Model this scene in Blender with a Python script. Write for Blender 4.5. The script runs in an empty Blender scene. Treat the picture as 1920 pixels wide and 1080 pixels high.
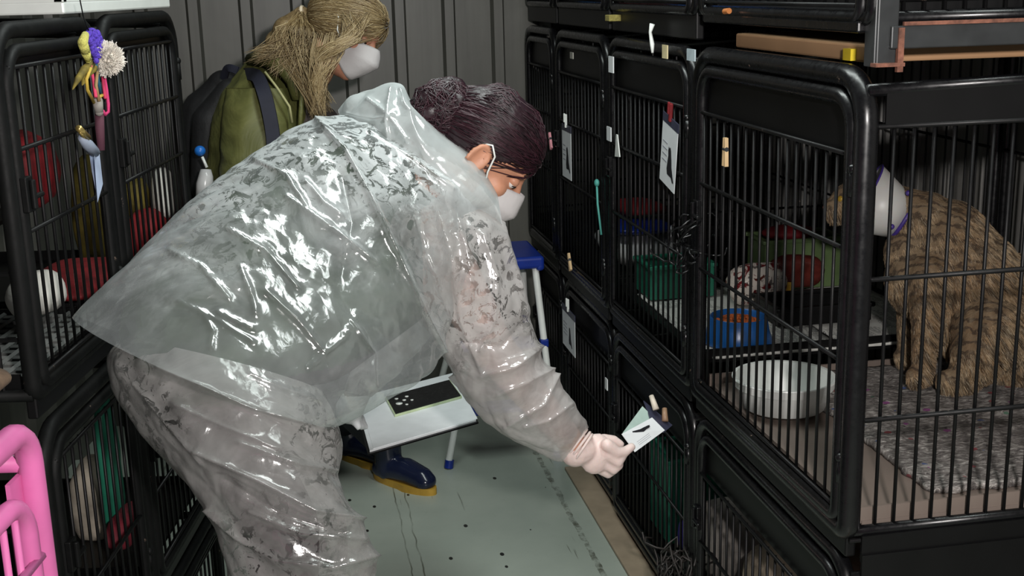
import bpy, bmesh, math, random
import numpy as np
from mathutils import Vector, Matrix, noise
random.seed(7); np.random.seed(7)
SC = bpy.context.scene
COL = SC.collection

# ------------------------------------------------------------------ camera
FPX = 2283.0; PITCH = math.radians(13.92); ROLL = math.radians(-1.48); CAMH = 1.65
fw = Vector((0, math.cos(PITCH), -math.sin(PITCH)))
_up = Vector((0, math.sin(PITCH), math.cos(PITCH))); _rt = Vector((1, 0, 0))
RT = _rt*math.cos(ROLL) + _up*math.sin(ROLL)
UP = _up*math.cos(ROLL) - _rt*math.sin(ROLL)
CAMP = Vector((0, 0, CAMH))
cd = bpy.data.cameras.new('camera'); cam = bpy.data.objects.new('camera', cd); COL.objects.link(cam)
cd.sensor_width = 36; cd.lens = FPX/1920*36; cd.clip_start = .05
M = Matrix((RT, UP, -fw)).transposed().to_4x4(); M.translation = CAMP
cam.matrix_world = M
SC.camera = cam
# ------------------------------------------------------------------ light and exposure
SC.view_settings.view_transform = 'Standard'; SC.view_settings.look = 'None'
SC.view_settings.exposure = 0.22; SC.view_settings.gamma = 1; SC.view_settings.use_curve_mapping = False
w = bpy.data.worlds.new('world'); SC.world = w; w.use_nodes = True
w.node_tree.nodes['Background'].inputs[0].default_value = (.75, .8, .85, 1)
w.node_tree.nodes['Background'].inputs[1].default_value = .12
def area(name, loc, target, sx, sy, power, color):
    l = bpy.data.lights.new(name, 'AREA'); l.shape = 'RECTANGLE'; l.size = sx; l.size_y = sy
    l.energy = power; l.color = color
    o = bpy.data.objects.new(name, l); COL.objects.link(o); o.location = loc
    d = Vector(target)-Vector(loc); o.rotation_euler = d.to_track_quat('-Z', 'Y').to_euler()
    return o
area('ceiling_tube_light', (.18, 2.35, 2.64), (.14, 2.4, 0), .30, 2.2, 29, (.92, 1.0, .97))
area('camera_top_light', (.30, -.05, 1.86), (.42, 2.6, .88), .12, .08, 50, (1.0, .95, .92))

# ------------------------------------------------------------------ helpers
YAW = math.radians(10.1)
D = Vector((-math.sin(YAW), math.cos(YAW), 0)); N = Vector((math.cos(YAW), math.sin(YAW), 0)); Z = Vector((0, 0, 1))
def ray(x, y): return RT*((x-960)/FPX) - UP*((y-540)/FPX) + fw
def W(x, y, d): return CAMP + ray(x, y)*d
def onz(x, y, z):
    q = ray(x, y); return CAMP + q*((z-CAMH)/q.z)
def onpl(x, y, n, off):
    q = ray(x, y); return CAMP + q*((off-CAMP.dot(n))/q.dot(n))
def NS(n, s, z=0): return N*n + D*s + Z*z

def setp(o, label=None, cat=None, group=None, kind=None):
    if label: o['label'] = label
    if cat: o['category'] = cat
    if group: o['group'] = group
    if kind: o['kind'] = kind
    return o
def root(name, loc, label, cat, group=None, rotz=0):
    o = bpy.data.objects.new(name, None); COL.objects.link(o); o.location = loc; o.rotation_euler = (0, 0, rotz)
    o.empty_display_size = .05
    return setp(o, label, cat, group)
class MB:
    def __init__(s): s.v = []; s.f = []; s.m = []; s.cur = 0
    def add(s, vs, fs):
        b = len(s.v); s.v += [tuple(p) for p in vs]; s.f += [tuple(i+b for i in f) for f in fs]; s.m += [s.cur]*len(fs)
        return s
    def box(s, c, d, mat=None):
        hx, hy, hz = d[0]/2, d[1]/2, d[2]/2
        vs = [Vector((x, y, z)) for x in (-hx, hx) for y in (-hy, hy) for z in (-hz, hz)]
        if mat: vs = [mat @ v for v in vs]
        c = Vector(c)
        return s.add([v+c for v in vs], [(0,1,3,2),(4,6,7,5),(0,4,5,1),(2,3,7,6),(0,2,6,4),(1,5,7,3)])
    def hexa(s, a, b):   # two quads (lists of 4 points)
        return s.add(list(a)+list(b), [(0,3,2,1),(4,5,6,7),(0,1,5,4),(1,2,6,5),(2,3,7,6),(3,0,4,7)])
    def tube(s, pts, r, n=8, closed=False, cap=True):
        pts = [Vector(p) for p in pts]; m = len(pts)
        rs = r if isinstance(r, (list, tuple)) else [r]*m
        rings = []; prev = None
        for i in range(m):
            if closed: t = pts[(i+1) % m]-pts[i-1]
            else: t = pts[min(i+1, m-1)]-pts[max(i-1, 0)]
            t.normalize()
            if prev is None:
                a = Vector((0, 0, 1)) if abs(t.z) < .9 else Vector((1, 0, 0)); a = (a-t*a.dot(t)).normalized()
            else:
                a = prev-t*prev.dot(t); a.normalize()
            prev = a; b = t.cross(a)
            rings.append([pts[i]+(a*math.cos(k*2*math.pi/n)+b*math.sin(k*2*math.pi/n))*rs[i] for k in range(n)])
        vs = [p for rg in rings for p in rg]; fs = []
        for i in range(m if closed else m-1):
            j = (i+1) % m
            for k in range(n): fs.append((i*n+k, i*n+(k+1) % n, j*n+(k+1) % n, j*n+k))
        if cap and not closed:
            fs.append(tuple(range(n-1, -1, -1))); fs.append(tuple((m-1)*n+k for k in range(n)))
        return s.add(vs, fs)
    def lathe(s, prof, c=(0, 0, 0), n=32, mat=None):
        vs = []; fs = []; m = len(prof)
        for r, z in prof:
            for k in range(n):
                p = Vector((r*math.cos(k*2*math.pi/n), r*math.sin(k*2*math.pi/n), z))
                if mat: p = mat @ p
                vs.append(p+Vector(c))
        for i in range(m-1):
            for k in range(n): fs.append((i*n+k, i*n+(k+1) % n, (i+1)*n+(k+1) % n, (i+1)*n+k))
        return s.add(vs, fs)
    def sph(s, c, r, mat=None, nu=16, nv=10):
        r = (r, r, r) if not hasattr(r, '__len__') else r
        vs = []; fs = []
        for i in range(nv+1):
            th = math.pi*i/nv
            for k in range(nu):
                ph = 2*math.pi*k/nu
                p = Vector((r[0]*math.sin(th)*math.cos(ph), r[1]*math.sin(th)*math.sin(ph), r[2]*math.cos(th)))
                if mat: p = mat @ p
                vs.append(p+Vector(c))
        for i in range(nv):
            for k in range(nu): fs.append((i*nu+k, (i+1)*nu+k, (i+1)*nu+(k+1) % nu, i*nu+(k+1) % nu))
        return s.add(vs, fs)
    def limb(s, pts, rs, n=12):       # rounded tapered chain for remeshing
        for i in range(len(pts)): s.sph(pts[i], rs[i], nu=12, nv=8)
        for i in range(len(pts)-1): s.tube([pts[i], pts[i+1]], [rs[i], rs[i+1]], n)
        return s
    def build(s, name, mat, parent=None, smooth=False, off=None, sharp=None):
        me = bpy.data.meshes.new(name)
        o3 = Vector(off) if off is not None else None
        me.from_pydata([(Vector(v)-o3) for v in s.v] if o3 is not None else s.v, [], s.f)
        mats = mat if isinstance(mat, (list, tuple)) else [mat]
        for m_ in mats: me.materials.append(m_)
        me.polygons.foreach_set('material_index', s.m)
        if smooth: me.polygons.foreach_set('use_smooth', [True]*len(me.polygons))
        me.validate(); me.update()
        o = bpy.data.objects.new(name, me); COL.objects.link(o)
        if parent: o.parent = parent
        if smooth and sharp:
            md = o.modifiers.new('ws', 'EDGE_SPLIT'); md.split_angle = math.radians(sharp)
        return o
def bevel(o, wd=.004, seg=2):
    m = o.modifiers.new('bv', 'BEVEL'); m.width = wd; m.segments = seg; m.limit_method = 'ANGLE'; return o
def share(o, name, parent, loc=(0, 0, 0), rot=None, scale=None):
    c = bpy.data.objects.new(name, o.data if isinstance(o, bpy.types.Object) else o); COL.objects.link(c); c.parent = parent; c.location = loc
    if rot: c.rotation_euler = rot
    if scale: c.scale = scale
    return c
def remesh(mb, name, voxel, smooth_it, mat, parent, off=None, assign=None, smf=.6):
    o = mb.build('tmp_'+name, mat, None, off=off)
    r = o.modifiers.new('r', 'REMESH'); r.mode = 'VOXEL'; r.voxel_size = voxel; r.use_smooth_shade = True
    sm = o.modifiers.new('s', 'SMOOTH'); sm.factor = smf; sm.iterations = smooth_it
    dg = bpy.context.evaluated_depsgraph_get(); dg.update()
    me = bpy.data.meshes.new_from_object(o.evaluated_get(dg)); me.name = name
    bpy.data.objects.remove(o)
    me.materials.clear()
    for m_ in (mat if isinstance(mat, (list, tuple)) else [mat]): me.materials.append(m_)
    me.polygons.foreach_set('use_smooth', [True]*len(me.polygons))
    if assign:
        o3 = Vector(off) if off is not None else Vector()
        for p in me.polygons: p.material_index = assign(p.center+o3, p.normal)
    else: me.polygons.foreach_set('material_index', [0]*len(me.polygons))
    ob = bpy.data.objects.new(name, me); COL.objects.link(ob)
    if parent: ob.parent = parent
    return ob

# ------------------------------------------------------------------ materials
def srgb(r, g, b):
    f = lambda c: ((c/255)/12.92 if c/255 <= .04045 else (((c/255)+.055)/1.055)**2.4)
    return (f(r), f(g), f(b), 1)
class Mat:
    def __init__(s, name):
        s.m = bpy.data.materials.new(name); s.m.use_nodes = True; s.nt = s.m.node_tree
        s.p = s.nt.nodes['Principled BSDF']; s.out = s.nt.nodes['Material Output']
    def n(s, t, **kw):
        nd = s.nt.nodes.new(t)
        for k, v in kw.items():
            if k.startswith('i_'): nd.inputs[k[2:].replace('_', ' ')].default_value = v
            else: setattr(nd, k, v)
        return nd
    def l(s, a, b): s.nt.links.new(a, b)
    def coord(s, scale=(1, 1, 1), kind='Object', rot=(0, 0, 0)):
        tc = s.n('ShaderNodeTexCoord'); mp = s.n('ShaderNodeMapping'); mp.inputs['Scale'].default_value = scale; mp.inputs['Rotation'].default_value = rot
        s.l(tc.outputs[kind], mp.inputs[0]); return mp.outputs[0]
    def noise(s, co, scale, detail=4, rough=.55, dist=0, ridged=False):
        nd = s.n('ShaderNodeTexNoise'); nd.inputs['Scale'].default_value = scale; nd.inputs['Detail'].default_value = detail
        nd.inputs['Roughness'].default_value = rough; nd.inputs['Distortion'].default_value = dist
        if ridged: nd.noise_type = 'RIDGED_MULTIFRACTAL'; nd.normalize = True
        s.l(co, nd.inputs['Vector']); return nd.outputs[0]
    def ramp(s, val, stops, interp='LINEAR'):
        r = s.n('ShaderNodeValToRGB'); r.color_ramp.interpolation = interp; e = r.color_ramp.elements
        while len(e) < len(stops): e.new(.5)
        for i, (p, c) in enumerate(stops):
            e[i].position = p; e[i].color = c if hasattr(c, '__len__') else (c, c, c, 1)
        s.l(val, r.inputs[0]); return r.outputs[0]
    def mix(s, fac, a, b, mode='MIX'):
        x = s.n('ShaderNodeMix'); x.data_type = 'RGBA'; x.blend_type = mode
        for v, i in ((fac, 0), (a, 6), (b, 7)):
            if hasattr(v, 'is_linked'): s.l(v, x.inputs[i])
            else: x.inputs[i].default_value = v
        return x.outputs[2]
    def math(s, op, a, b=0.0):
        x = s.n('ShaderNodeMath'); x.operation = op
        for i, v in enumerate((a, b)):
            if hasattr(v, 'is_linked'): s.l(v, x.inputs[i])
            else: x.inputs[i].default_value = v
        return x.outputs[0]
    def bump(s, h, strength, dist=.01, prev=None):
        b = s.n('ShaderNodeBump'); b.inputs['Strength'].default_value = strength; b.inputs['Distance'].default_value = dist
        s.l(h, b.inputs['Height'])
        if prev: s.l(prev, b.inputs['Normal'])
        return b.outputs[0]
    def set(s, **kw):
        for k, v in kw.items():
            i = s.p.inputs[k.replace('_', ' ')]
            if hasattr(v, 'is_linked'): s.l(v, i)
            else: i.default_value = v
        return s
def plain(name, rgb, rough=.5, metal=0, var=.15, scale=20, bump=0, bscale=80, spec=.5):
    m = Mat(name); co = m.coord(); c = srgb(*rgb)
    nz = m.noise(co, scale, 3)
    dk = tuple(x*(1-var) for x in c[:3])+(1,); lt = tuple(min(1, x*(1+var)) for x in c[:3])+(1,)
    m.set(Base_Color=m.ramp(nz, [(.3, dk), (.7, lt)]), Roughness=rough, Metallic=metal)
    m.p.inputs['Specular IOR Level'].default_value = spec
    if bump: m.set(Normal=m.bump(m.noise(co, bscale, 3), bump, .004))
    return m.m
def glossy_black(name, rgb=(9, 9, 11), rust=.68, rough=.22, spec=.45):
    m = Mat(name); co = m.coord()
    nz = m.noise(co, 23, 4); spk = m.noise(co, 60, 5, .7)
    rst = m.ramp(m.math('MULTIPLY', nz, spk), [(.42, 0), (.47, 1)])
    c = m.mix(rst, m.ramp(nz, [(.3, srgb(*rgb)), (.75, srgb(*[x+8 for x in rgb]))]), srgb(150, 130, 115))
    m.set(Base_Color=c, Roughness=m.ramp(spk, [(.3, rough), (.8, rough+.2)])); m.p.inputs['Specular IOR Level'].default_value = spec
    return m.m
BLK = glossy_black('black_painted_steel')
BARM = glossy_black('black_wire', (10, 10, 11), .7, .38, .28)
BLKL = glossy_black('dull_black_steel', (9, 10, 10), .7, .5, .2)
BLKD = plain('dark_sheet_metal', (10, 10, 11), .45, 0, .3, 8, spec=.3)
DGREY = plain('grey_painted_angle_iron', (52, 54, 55), .4, .2, .3, 14)
RUST = plain('rusty_brown_iron', (110, 70, 55), .75, 0, .5, 60, .4)
WHITE = plain('white_plastic', (226, 230, 226), .3, 0, .05)
PAPER = plain('white_paper', (222, 226, 228), .55, 0, .05)
BLUEM = plain('blue_plastic', (32, 92, 160), .28, 0, .1)
BLUED = plain('dark_blue_plastic', (24, 50, 140), .3, 0, .1)
GREEN = plain('green_plastic', (40, 120, 96), .4, 0, .15)
RED = plain('red_fabric', (120, 18, 26), .7, 0, .3, 25, .3)
YELLOW = plain('yellow_fabric', (98, 86, 28), .8, 0, .3, 30, .3)
PINK = None
INK = plain('black_ink', (22, 22, 28), .6)
SKIN = plain('skin', (196, 140, 112), .5, 0, .1, 30, .1, 200)
SKIN2 = plain('skin_second_person', (196, 138, 112), .5, 0, .1, 30, .1, 200)  # skin of the person behind, nearly the same tone as the first
# ------------------------------------------------------------------ setting
def struct(o): o['kind'] = 'structure'; return o
def floor_mat():
    m = Mat('worn_grey_green_floor'); co = m.coord()
    big = m.noise(co, 2.2, 5, .6); fine = m.noise(co, 45, 4, .65)
    c = m.ramp(big, [(.3, srgb(150, 160, 150)), (.7, srgb(170, 179, 168))])
    # scuffs: short dark dashes
    co2 = m.coord((26, 15, 1)); v = m.n('ShaderNodeTexVoronoi', feature='F1'); v.inputs['Scale'].default_value = 1.0; v.inputs['Randomness'].default_value = 1
    m.l(co2, v.inputs['Vector'])
    rnd = m.n('ShaderNodeSeparateColor'); m.l(v.outputs['Color'], rnd.inputs[0])
    pick = m.math('GREATER_THAN', rnd.outputs[0], .88)
    dot = m.math('MULTIPLY', m.math('LESS_THAN', v.outputs['Distance'], .17), pick)
    c = m.mix(dot, c, srgb(38, 38, 36))
    # long scratches along the aisle
    co3 = m.coord((34, 1.6, 1)); sc = m.ramp(m.noise(co3, 1.6, 3, .5), [(.66, 0), (.70, 1)])
    sc = m.math('MULTIPLY', sc, m.ramp(m.noise(co, 3.1, 2), [(.5, 0), (.62, .7)]))
    c = m.mix(sc, c, srgb(70, 68, 58))
    # seams
    sx = m.n('ShaderNodeSeparateXYZ'); m.l(m.coord(), sx.inputs[0])
    wob = m.math('MULTIPLY', m.math('SUBTRACT', m.noise(co, 9, 2), .5), .02)
    xx = m.math('ADD', sx.outputs[0], wob)
    for x0 in (.262, .296):
        ln = m.math('LESS_THAN', m.math('ABSOLUTE', m.math('SUBTRACT', xx, x0)), .0022)
        c = m.mix(m.math('MULTIPLY', ln, m.ramp(m.noise(co, 6, 2), [(.35, .1), (.6, .75)])), c, srgb(70, 70, 55))
    ln = m.math('LESS_THAN', m.math('ABSOLUTE', m.math('SUBTRACT', xx, .80)), m.math('MULTIPLY', m.noise(co, 22, 3, .7), .018))
    c = m.mix(m.math('MULTIPLY', ln, m.ramp(m.noise(co, 19, 5, .8), [(.42, 0), (.6, .8)])), c, srgb(60, 58, 44))
    c = m.mix(m.ramp(fine, [(.62, 0), (.8, .25)]), c, srgb(90, 92, 84))
    m.set(Base_Color=c, Roughness=m.ramp(big, [(.3, .28), (.7, .42)]), Normal=m.bump(fine, .06, .003))
    return m.m
mb = MB(); mb.box((.1, 2.2, -.03), (4.2, 6.4, .06)); fl = mb.build('floor', floor_mat()); fl.rotation_euler.z = YAW; struct(fl)
mb = MB(); mb.box((.93, 2.4, .006), (.13, 3.0, .012)); o = bevel(mb.build('trim_1', plain('beige_floor_board', (150, 136, 116), .6, 0, .15, 12))); o.rotation_euler.z = YAW; struct(o)
def wall_mat(name, rgb):
    m = Mat(name); co = m.coord(); st = m.noise(m.coord((9, 9, .5)), 2, 4, .6)
    a = srgb(*rgb); b = srgb(*[x*1.25 for x in rgb])
    m.set(Base_Color=m.ramp(st, [(.3, a), (.75, b)]), Roughness=.42, Metallic=.0, Normal=m.bump(m.noise(co, 6, 2), .1, .01))
    return m.m
WALLM = wall_mat('grey_corrugated_sheet', (74, 74, 69))
def corrugated(name, length, height, mat=None, period=.19, rib=.034, dep=.028, sl=.010):
    mb = MB(); prof = []; x = -.07
    while x < length:
        prof += [(x, 0), (x+period-rib-2*sl, 0), (x+period-rib-sl, dep), (x+period-sl, dep)]; x += period
    vs = []; fs = []
    for px, py in prof: vs += [(px, py, 0), (px, py, height)]
    for i in range(len(prof)-1): fs.append((2*i, 2*i+2, 2*i+3, 2*i+1))
    b = len(vs); L = prof[-1][0]; x0 = prof[0][0]
    mb.add(vs, fs); mb.box(((L+x0)/2, -.03, height/2), (L-x0, .05, height)); return mb.build(name, mat or WALLM)
wb = struct(corrugated('wall_back', 3.4, 2.7)); wb.location = NS(2.05, 4.76, 0); wb.rotation_euler.z = YAW+math.pi
wr = struct(corrugated('wall_right', 5.4, 2.7, wall_mat('pale_corrugated_sheet', (112, 111, 108)))); wr.location = NS(1.80, -.6, 0); wr.rotation_euler.z = YAW+math.pi/2
wl = struct(corrugated('wall_left', 5.6, 2.7)); wl.location = (-1.62, 4.7, 0); wl.rotation_euler.z = -math.pi/2
mb = MB(); mb.box((.1, 2.2, 2.72), (4.4, 6.0, .06)); o = mb.build('ceiling', plain('dark_ceiling', (70, 70, 68), .7)); o.rotation_euler.z = YAW; struct(o)

# ------------------------------------------------------------------ cages
def rrect(y0, y1, z0, z1, r, x, seg=6, rb=None):
    pts = []; rt_ = r; rb = rb or r
    for cy, cz, a0, r in ((y1-rt_, z1-rt_, 0, rt_), (y0+rt_, z1-rt_, 90, rt_), (y0+rb, z0+rb, 180, rb), (y1-rb, z0+rb, 270, rb)):
        for k in range(seg+1):
            a = math.radians(a0+90*k/seg); pts.append((x, cy+r*math.cos(a), cz+r*math.sin(a)))
    return pts
_bars = {}
def bar_mesh(L, r, mat):
    key = (round(L, 4), r, mat.name)
    if key not in _bars:
        mb = MB(); mb.tube([(0, 0, 0), (0, 0, L)], r, 7)
        o = mb.build('bar', mat, None, True); _bars[key] = o.data; bpy.data.objects.remove(o)
    return _bars[key]
def cage(name, label, loc, rotz, w, h, dep, z0=.04, ztop=None, wires=(.5, .31), sp=.042, mat=BLK, group='stacked black wire cages',
         near_side=False, far_side=True, base=.05, topband=True, tray=True, traymat=None, cat='cage', rt=.015, rd=.012, tray_z=.005, back=True, hook=True, shelf=None):
    R = root(name, loc, label, cat, group, rotz)
    ztop = ztop or h-.115
    f = MB(); f.tube(rrect(.016, w-.016, .0, h, .075, 0, rb=.02), rt, 10, True)
    f.tube(rrect(.016, w-.016, .0, h, .03, dep, 3), .012, 8, True)
    for yy in (.016, w-.016):
        for zz in (.0, h):
            f.tube([(0, yy, zz if zz == 0 else h-.02), (dep, yy, zz)], .011, 7)
    f.build('frame', mat, R, True)
    d = MB(); dz0 = z0-.02
    d.tube(rrect(.046, w-.046, dz0, h-.034, .06, -.006, rb=.02), rd, 9, True)
    door = d.build('door', mat, R, True)
    bmt = BARM if mat in (BLK, BLKL) else mat; bl = ztop-z0; bm_ = bar_mesh(bl, .0032, bmt)
    k = 0; y = .062
    nb = int((w-.124)/sp); st = (w-.124)/nb
    for i in range(nb+1): share(bm_, 'bar', door, (-.006, .062+i*st, z0))
    for zz in list(wires)+[ztop, z0]:
        q = MB(); q.tube([(-.011, .046, zz), (-.011, w-.046, zz)], .0042, 7); q.build('cross_wire', bmt, door, True)
    if topband:
        q = MB(); q.box((.004, w/2, (ztop+h-.03)/2), (.003, w-.1, h-.03-ztop)); q.build('top_panel', BLKD, R)
    if base:
        q = MB(); q.box((.006, w/2, -base/2-.006+.012), (.02, w-.03, base)); bevel(q.build('base_panel', BLKD, R))
    if hook:
        q = MB(); q.tube([(-.028, w-.05, h*.52), (-.028, w-.05, h*.52+.05)], .006, 7); q.tube([(-.028, w-.05, h*.52+.02), (-.028, w-.09, h*.52+.02)], .005, 7)
        q.box((-.018, w-.05, h*.52+.025), (.012, .03, .06)); bevel(q.build('latch', mat, door), .003)
        for zz in (.14*h, .78*h):
            q = MB(); q.tube([(-.012, .03, zz-.02), (-.012, .03, zz+.02)], .009, 8); q.sph((-.014, .03, zz+.026), .009); q.build('hinge', mat, door, True)
    for yy, on, sep in ((.016, near_side, True), (w-.016, far_side, False)):
        if not on: continue
        nbx = int((dep-.05)/.036)
        if sep and near_side:
            bm2 = bar_mesh(h-.05, .0034, bmt)
            for i in range(nbx): share(bm2, 'side_bar', R, (.05+.036*i, yy, .0))
            for zz in near_side:
                q = MB(); q.tube([(0, yy-.006, zz), (dep, yy-.006, zz)], .0045, 7); q.build('side_wire', bmt, R, True)
        else:
            q = MB()
            for i in range(nbx): q.tube([(.05+.036*i, yy, 0), (.05+.036*i, yy, h)], .003, 5)
            for zz in (.0, .1, h*.35, h*.68): q.tube([(0, yy, zz), (dep, yy, zz)], .004, 5)
            o = q.build('side_grille', bmt, R); o['kind'] = 'stuff'
    if back:
        q = MB()
        for i in range(int(w/.05)): q.tube([(dep-.01, .04+.05*i, 0), (dep-.01, .04+.05*i, h)], .003, 5)
        for zz in (.05, h*.35, h*.68): q.tube([(dep-.01, .02, zz), (dep-.01, w-.02, zz)], .004, 5)
        o = q.build('back_grille', bmt, R); o['kind'] = 'stuff'
    if shelf:
        q = MB(); q.box((dep*.6, w/2, shelf), (dep*.7, w-.06, .008)); q.build('shelf', BLKD, R)
    if tray:
        q = MB(); q.box((dep/2+.01, w/2, tray_z), (dep-.04, w-.05, .008))
        for yy in (.03, w-.03): q.box((dep/2, yy, tray_z+.014), (dep-.05, .006, .03))
        q.build('tray', traymat or BLKD, R)
    return R
TRAY = plain('grey_brown_tray', (120, 108, 100), .45, 0, .12, 5)
cols = [(1.85, 2.705), (2.715, 3.485), (3.495, 4.195), (4.205, 4.725)]
t2 = ['large black cage holding the brown tabby cat, nearest on the right', 'black cage beside the tabby cat cage, newspaper and green box inside',
      'black mid-level cage with a tag and a small green hanger, third from the tabby cat', 'narrow black mid-level cage against the corrugated wall at the right']
t1 = ['black floor-level cage under the tabby cat, beige blanket inside', 'black floor-level cage whose tag the gloved hand holds',
      'black floor-level cage with a white tag on its dark upper panel', 'narrow black floor-level cage in the far right corner']
t3 = ['black cage on top of the tabby cat cage, on rusty angle legs', 'black top-tier cage with a blue and white item inside',
      'black top-tier cage with red and blue items inside', 'narrow black top-tier cage against the corrugated wall at the right']
RC = {}
for i, (a, b) in enumerate(cols):
    RC['2', i] = cage('wire_cage', t2[i], NS(.93, a, .69), YAW, b-a, .80, .78, z0=.037, ztop=.672, wires=(.51, .31), base=.055,
        near_side=(.721, .463, .211, -.015) if i == 0 else False, far_side=(i != 0), traymat=TRAY if i == 0 else BLKD, tray_z=.01 if i == 0 else .05, sp=.042, rt=.020 if i == 0 else .015, rd=.015 if i == 0 else .012)
    RC['1', i] = cage('wire_cage', t1[i], NS(.94 if i < 2 else .95, a, .045), YAW, b-a, .575, .78, z0=.05, ztop=.44, wires=(.26,), base=.03, sp=.040,
        near_side=False, far_side=i in (1, 2))
    RC['3', i] = cage('wire_cage', t3[i], NS(.935, a, 1.585), YAW, b-a, .75, .78, z0=.02, wires=(.35,), base=.03 if i == 0 else .072, sp=.042,
        near_side=(.03, .3) if i == 0 else False, far_side=True, rt=.013, hook=False)
q = MB(); q.box((.40, .0, .305), (.78, .006, .60)); q.build('side_panel', BLKD, RC['1', 0])
q = MB(); q.box((.40, .010, .755), (.74, .004, .066)); q.build('side_top_panel', BLKD, RC['2', 0])
q = MB(); q.box((.40, .004, -.03), (.76, .006, .05)); q.build('side_base_panel', BLKD, RC['2', 0])
# rusty angle legs of the top near cage
R = RC['3', 0]
q = MB(); q.box((.018, .004, -.012), (.036, .005, .13)); q.box((-.002, .02, -.012), (.005, .036, .13)); bevel(q.build('angle_leg', DGREY, R), .002)
q = MB(); q.box((.4, -.004, -.03), (.76, .006, .036)); q.box((.4, .012, -.046), (.76, .036, .005)); bevel(q.build('side_rail', DGREY, R), .002)
q = MB(); q.box((.4, -.006, -.009), (.72, .006, .006)); q.box((.036, -.006, -.05), (.010, .008, .07)); q.box((.018, -.002, -.073), (.05, .02, .006)); q.build('rust_edge', RUST, R)
q = MB(); q.box((-.006, .42, -.014), (.02, .76, .02)); bevel(q.build('front_rail', BLK, R), .004)

# left cages (fronts face the aisle, looking towards +x)
lc = [(1.985, 2.505), (2.515, 3.105)]
labs = {('2', 0): 'dark cage on the left behind the hanging toy, red cushion inside', ('2', 1): 'dark cage on the left beside the corrugated wall, red tray and yellow cloth inside',
        ('1', 0): 'dark lower cage on the left behind the pink cage', ('1', 1): 'dark lower cage on the left behind the raincoat legs',
        ('0', 0): 'dark floor-level cage at lower left, mostly hidden by the pink cage', ('0', 1): 'dark floor-level cage on the left below the plastic trousers'}
for i, (a, b) in enumerate(lc):
    for t, z, h in (('2', .985, .615), ('1', .355, .555), ('0', .035, .25)):
        cage('wire_cage', labs[t, i], (-.83, b, z), math.pi, b-a, h, .62, z0=.03, ztop=h-.06, wires=(.42, .28) if t == '2' else (.2,), base=.05, sp=.036, mat=BLKL,
             group='stacked dark cages on the left', far_side=(i == 0), shelf=.245 if (t, i) == ('2', 0) else None, hook=(t != '0'))
mb = MB(); mb.hexa([(-.81, 2.33, 1.612), (-.81, 3.09, 1.622), (-1.4, 3.09, 1.622), (-1.4, 2.33, 1.612)], [(-.81, 2.33, 1.622), (-.81, 3.09, 1.632), (-1.4, 3.09, 1.632), (-1.4, 2.33, 1.622)])
WB = root('storage_crate', (-1.1, 2.7, 1.62), 'white plastic crate edge on top of the left cages', 'crate')
q = MB(); q.box((0, 0, .012), (.56, .74, .024)); bevel(q.build('floor_panel', WHITE, WB), .004)
for dx, dy, sx, sy in ((.27, 0, .02, .74), (-.27, 0, .02, .74), (0, .36, .56, .02), (0, -.36, .56, .02)):
    q = MB(); q.box((dx, dy, .16), (sx, sy, .02)); q.box((dx, dy, .03), (sx, sy, .02))
    for k in range(5):
        tt = -0.5+k/4; q.box((dx+(tt*.54 if sx > .1 else 0), dy+(tt*.72 if sy > .1 else 0), .09), (.018, .018, .13))
    bevel(q.build('side_panel', WHITE, WB), .003)

# pink cage corner in the lower left foreground
PINK = plain('pink_paint', (196, 100, 154), .38, 0, .12, 12)
def pink_cage():
    X0 = -.60; far = onpl(52, 980, Vector((1, 0, 0)), X0).y; zt = onpl(25, 818, Vector((1, 0, 0)), X0).z
    R = root('pet_cage', (X0, far+.03, 0), 'bright pink painted cage corner at the lower left edge', 'cage', rotz=math.pi)
    wd, hh, dp = .62, zt, .3
    f = MB(); f.tube(rrect(0, wd, .02, hh, .05, 0), .016, 10, True); f.tube(rrect(0, wd, .02, hh, .05, dp), .016, 10, True)
    for yy in (.0, wd):
        for zz in (.06, hh-.05): f.tube([(0, yy, zz), (dp, yy, zz)], .012, 8)
    f.build('frame', PINK, R, True)
    q = MB(); q.box((.012, .02, hh/2), (.006, .05, hh-.12)); q.build('post_strip', PINK, R)
    d = MB(); d.tube(rrect(.044, wd-.05, .06, hh-.075, .05, -.004), .013, 9, True); dr = d.build('door', PINK, R, True)
    for i in range(14): share(bar_mesh(hh-.16, .0045, PINK), 'bar', dr, (-.004, .075+i*.034, .07))
    for zz in (hh-.16, hh-.33, .2): q = MB(); q.tube([(-.012, .03, zz), (-.012, wd-.05, zz)], .006, 7); q.build('cross_wire', PINK, dr, True)
    q = MB(); q.box((dp/2, wd/2, .05), (dp-.02, wd-.02, .01)); q.build('tray', BLKD, R)
pink_cage()
# ------------------------------------------------------------------ things inside the right cages
def felt():
    m = Mat('mottled_felt'); co = m.coord()
    a = m.noise(m.coord((1, 2.2, 1)), 38, 5, .75, 1.2); b = m.noise(co, 14, 3, .6)
    c = m.ramp(a, [(.32, srgb(58, 54, 54)), (.5, srgb(128, 122, 118)), (.64, srgb(208, 204, 198))])
    v = m.n('ShaderNodeTexVoronoi'); v.inputs['Scale'].default_value = 55; m.l(co, v.inputs['Vector'])
    sp = m.n('ShaderNodeSeparateColor'); m.l(v.outputs['Color'], sp.inputs[0])
    hot = m.math('MULTIPLY', m.math('GREATER_THAN', sp.outputs[0], .93), m.math('LESS_THAN', v.outputs['Distance'], .45))
    hue = m.ramp(sp.outputs[1], [(.25, srgb(150, 50, 60)), (.45, srgb(60, 90, 150)), (.62, srgb(150, 60, 140)), (.8, srgb(60, 120, 90))], 'CONSTANT')
    m.set(Base_Color=m.mix(m.math('MULTIPLY', hot, .8), c, hue), Roughness=.95, Normal=m.bump(a, 1.0, .010))
    return m.m
R_ = NS(0, 0)
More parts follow.
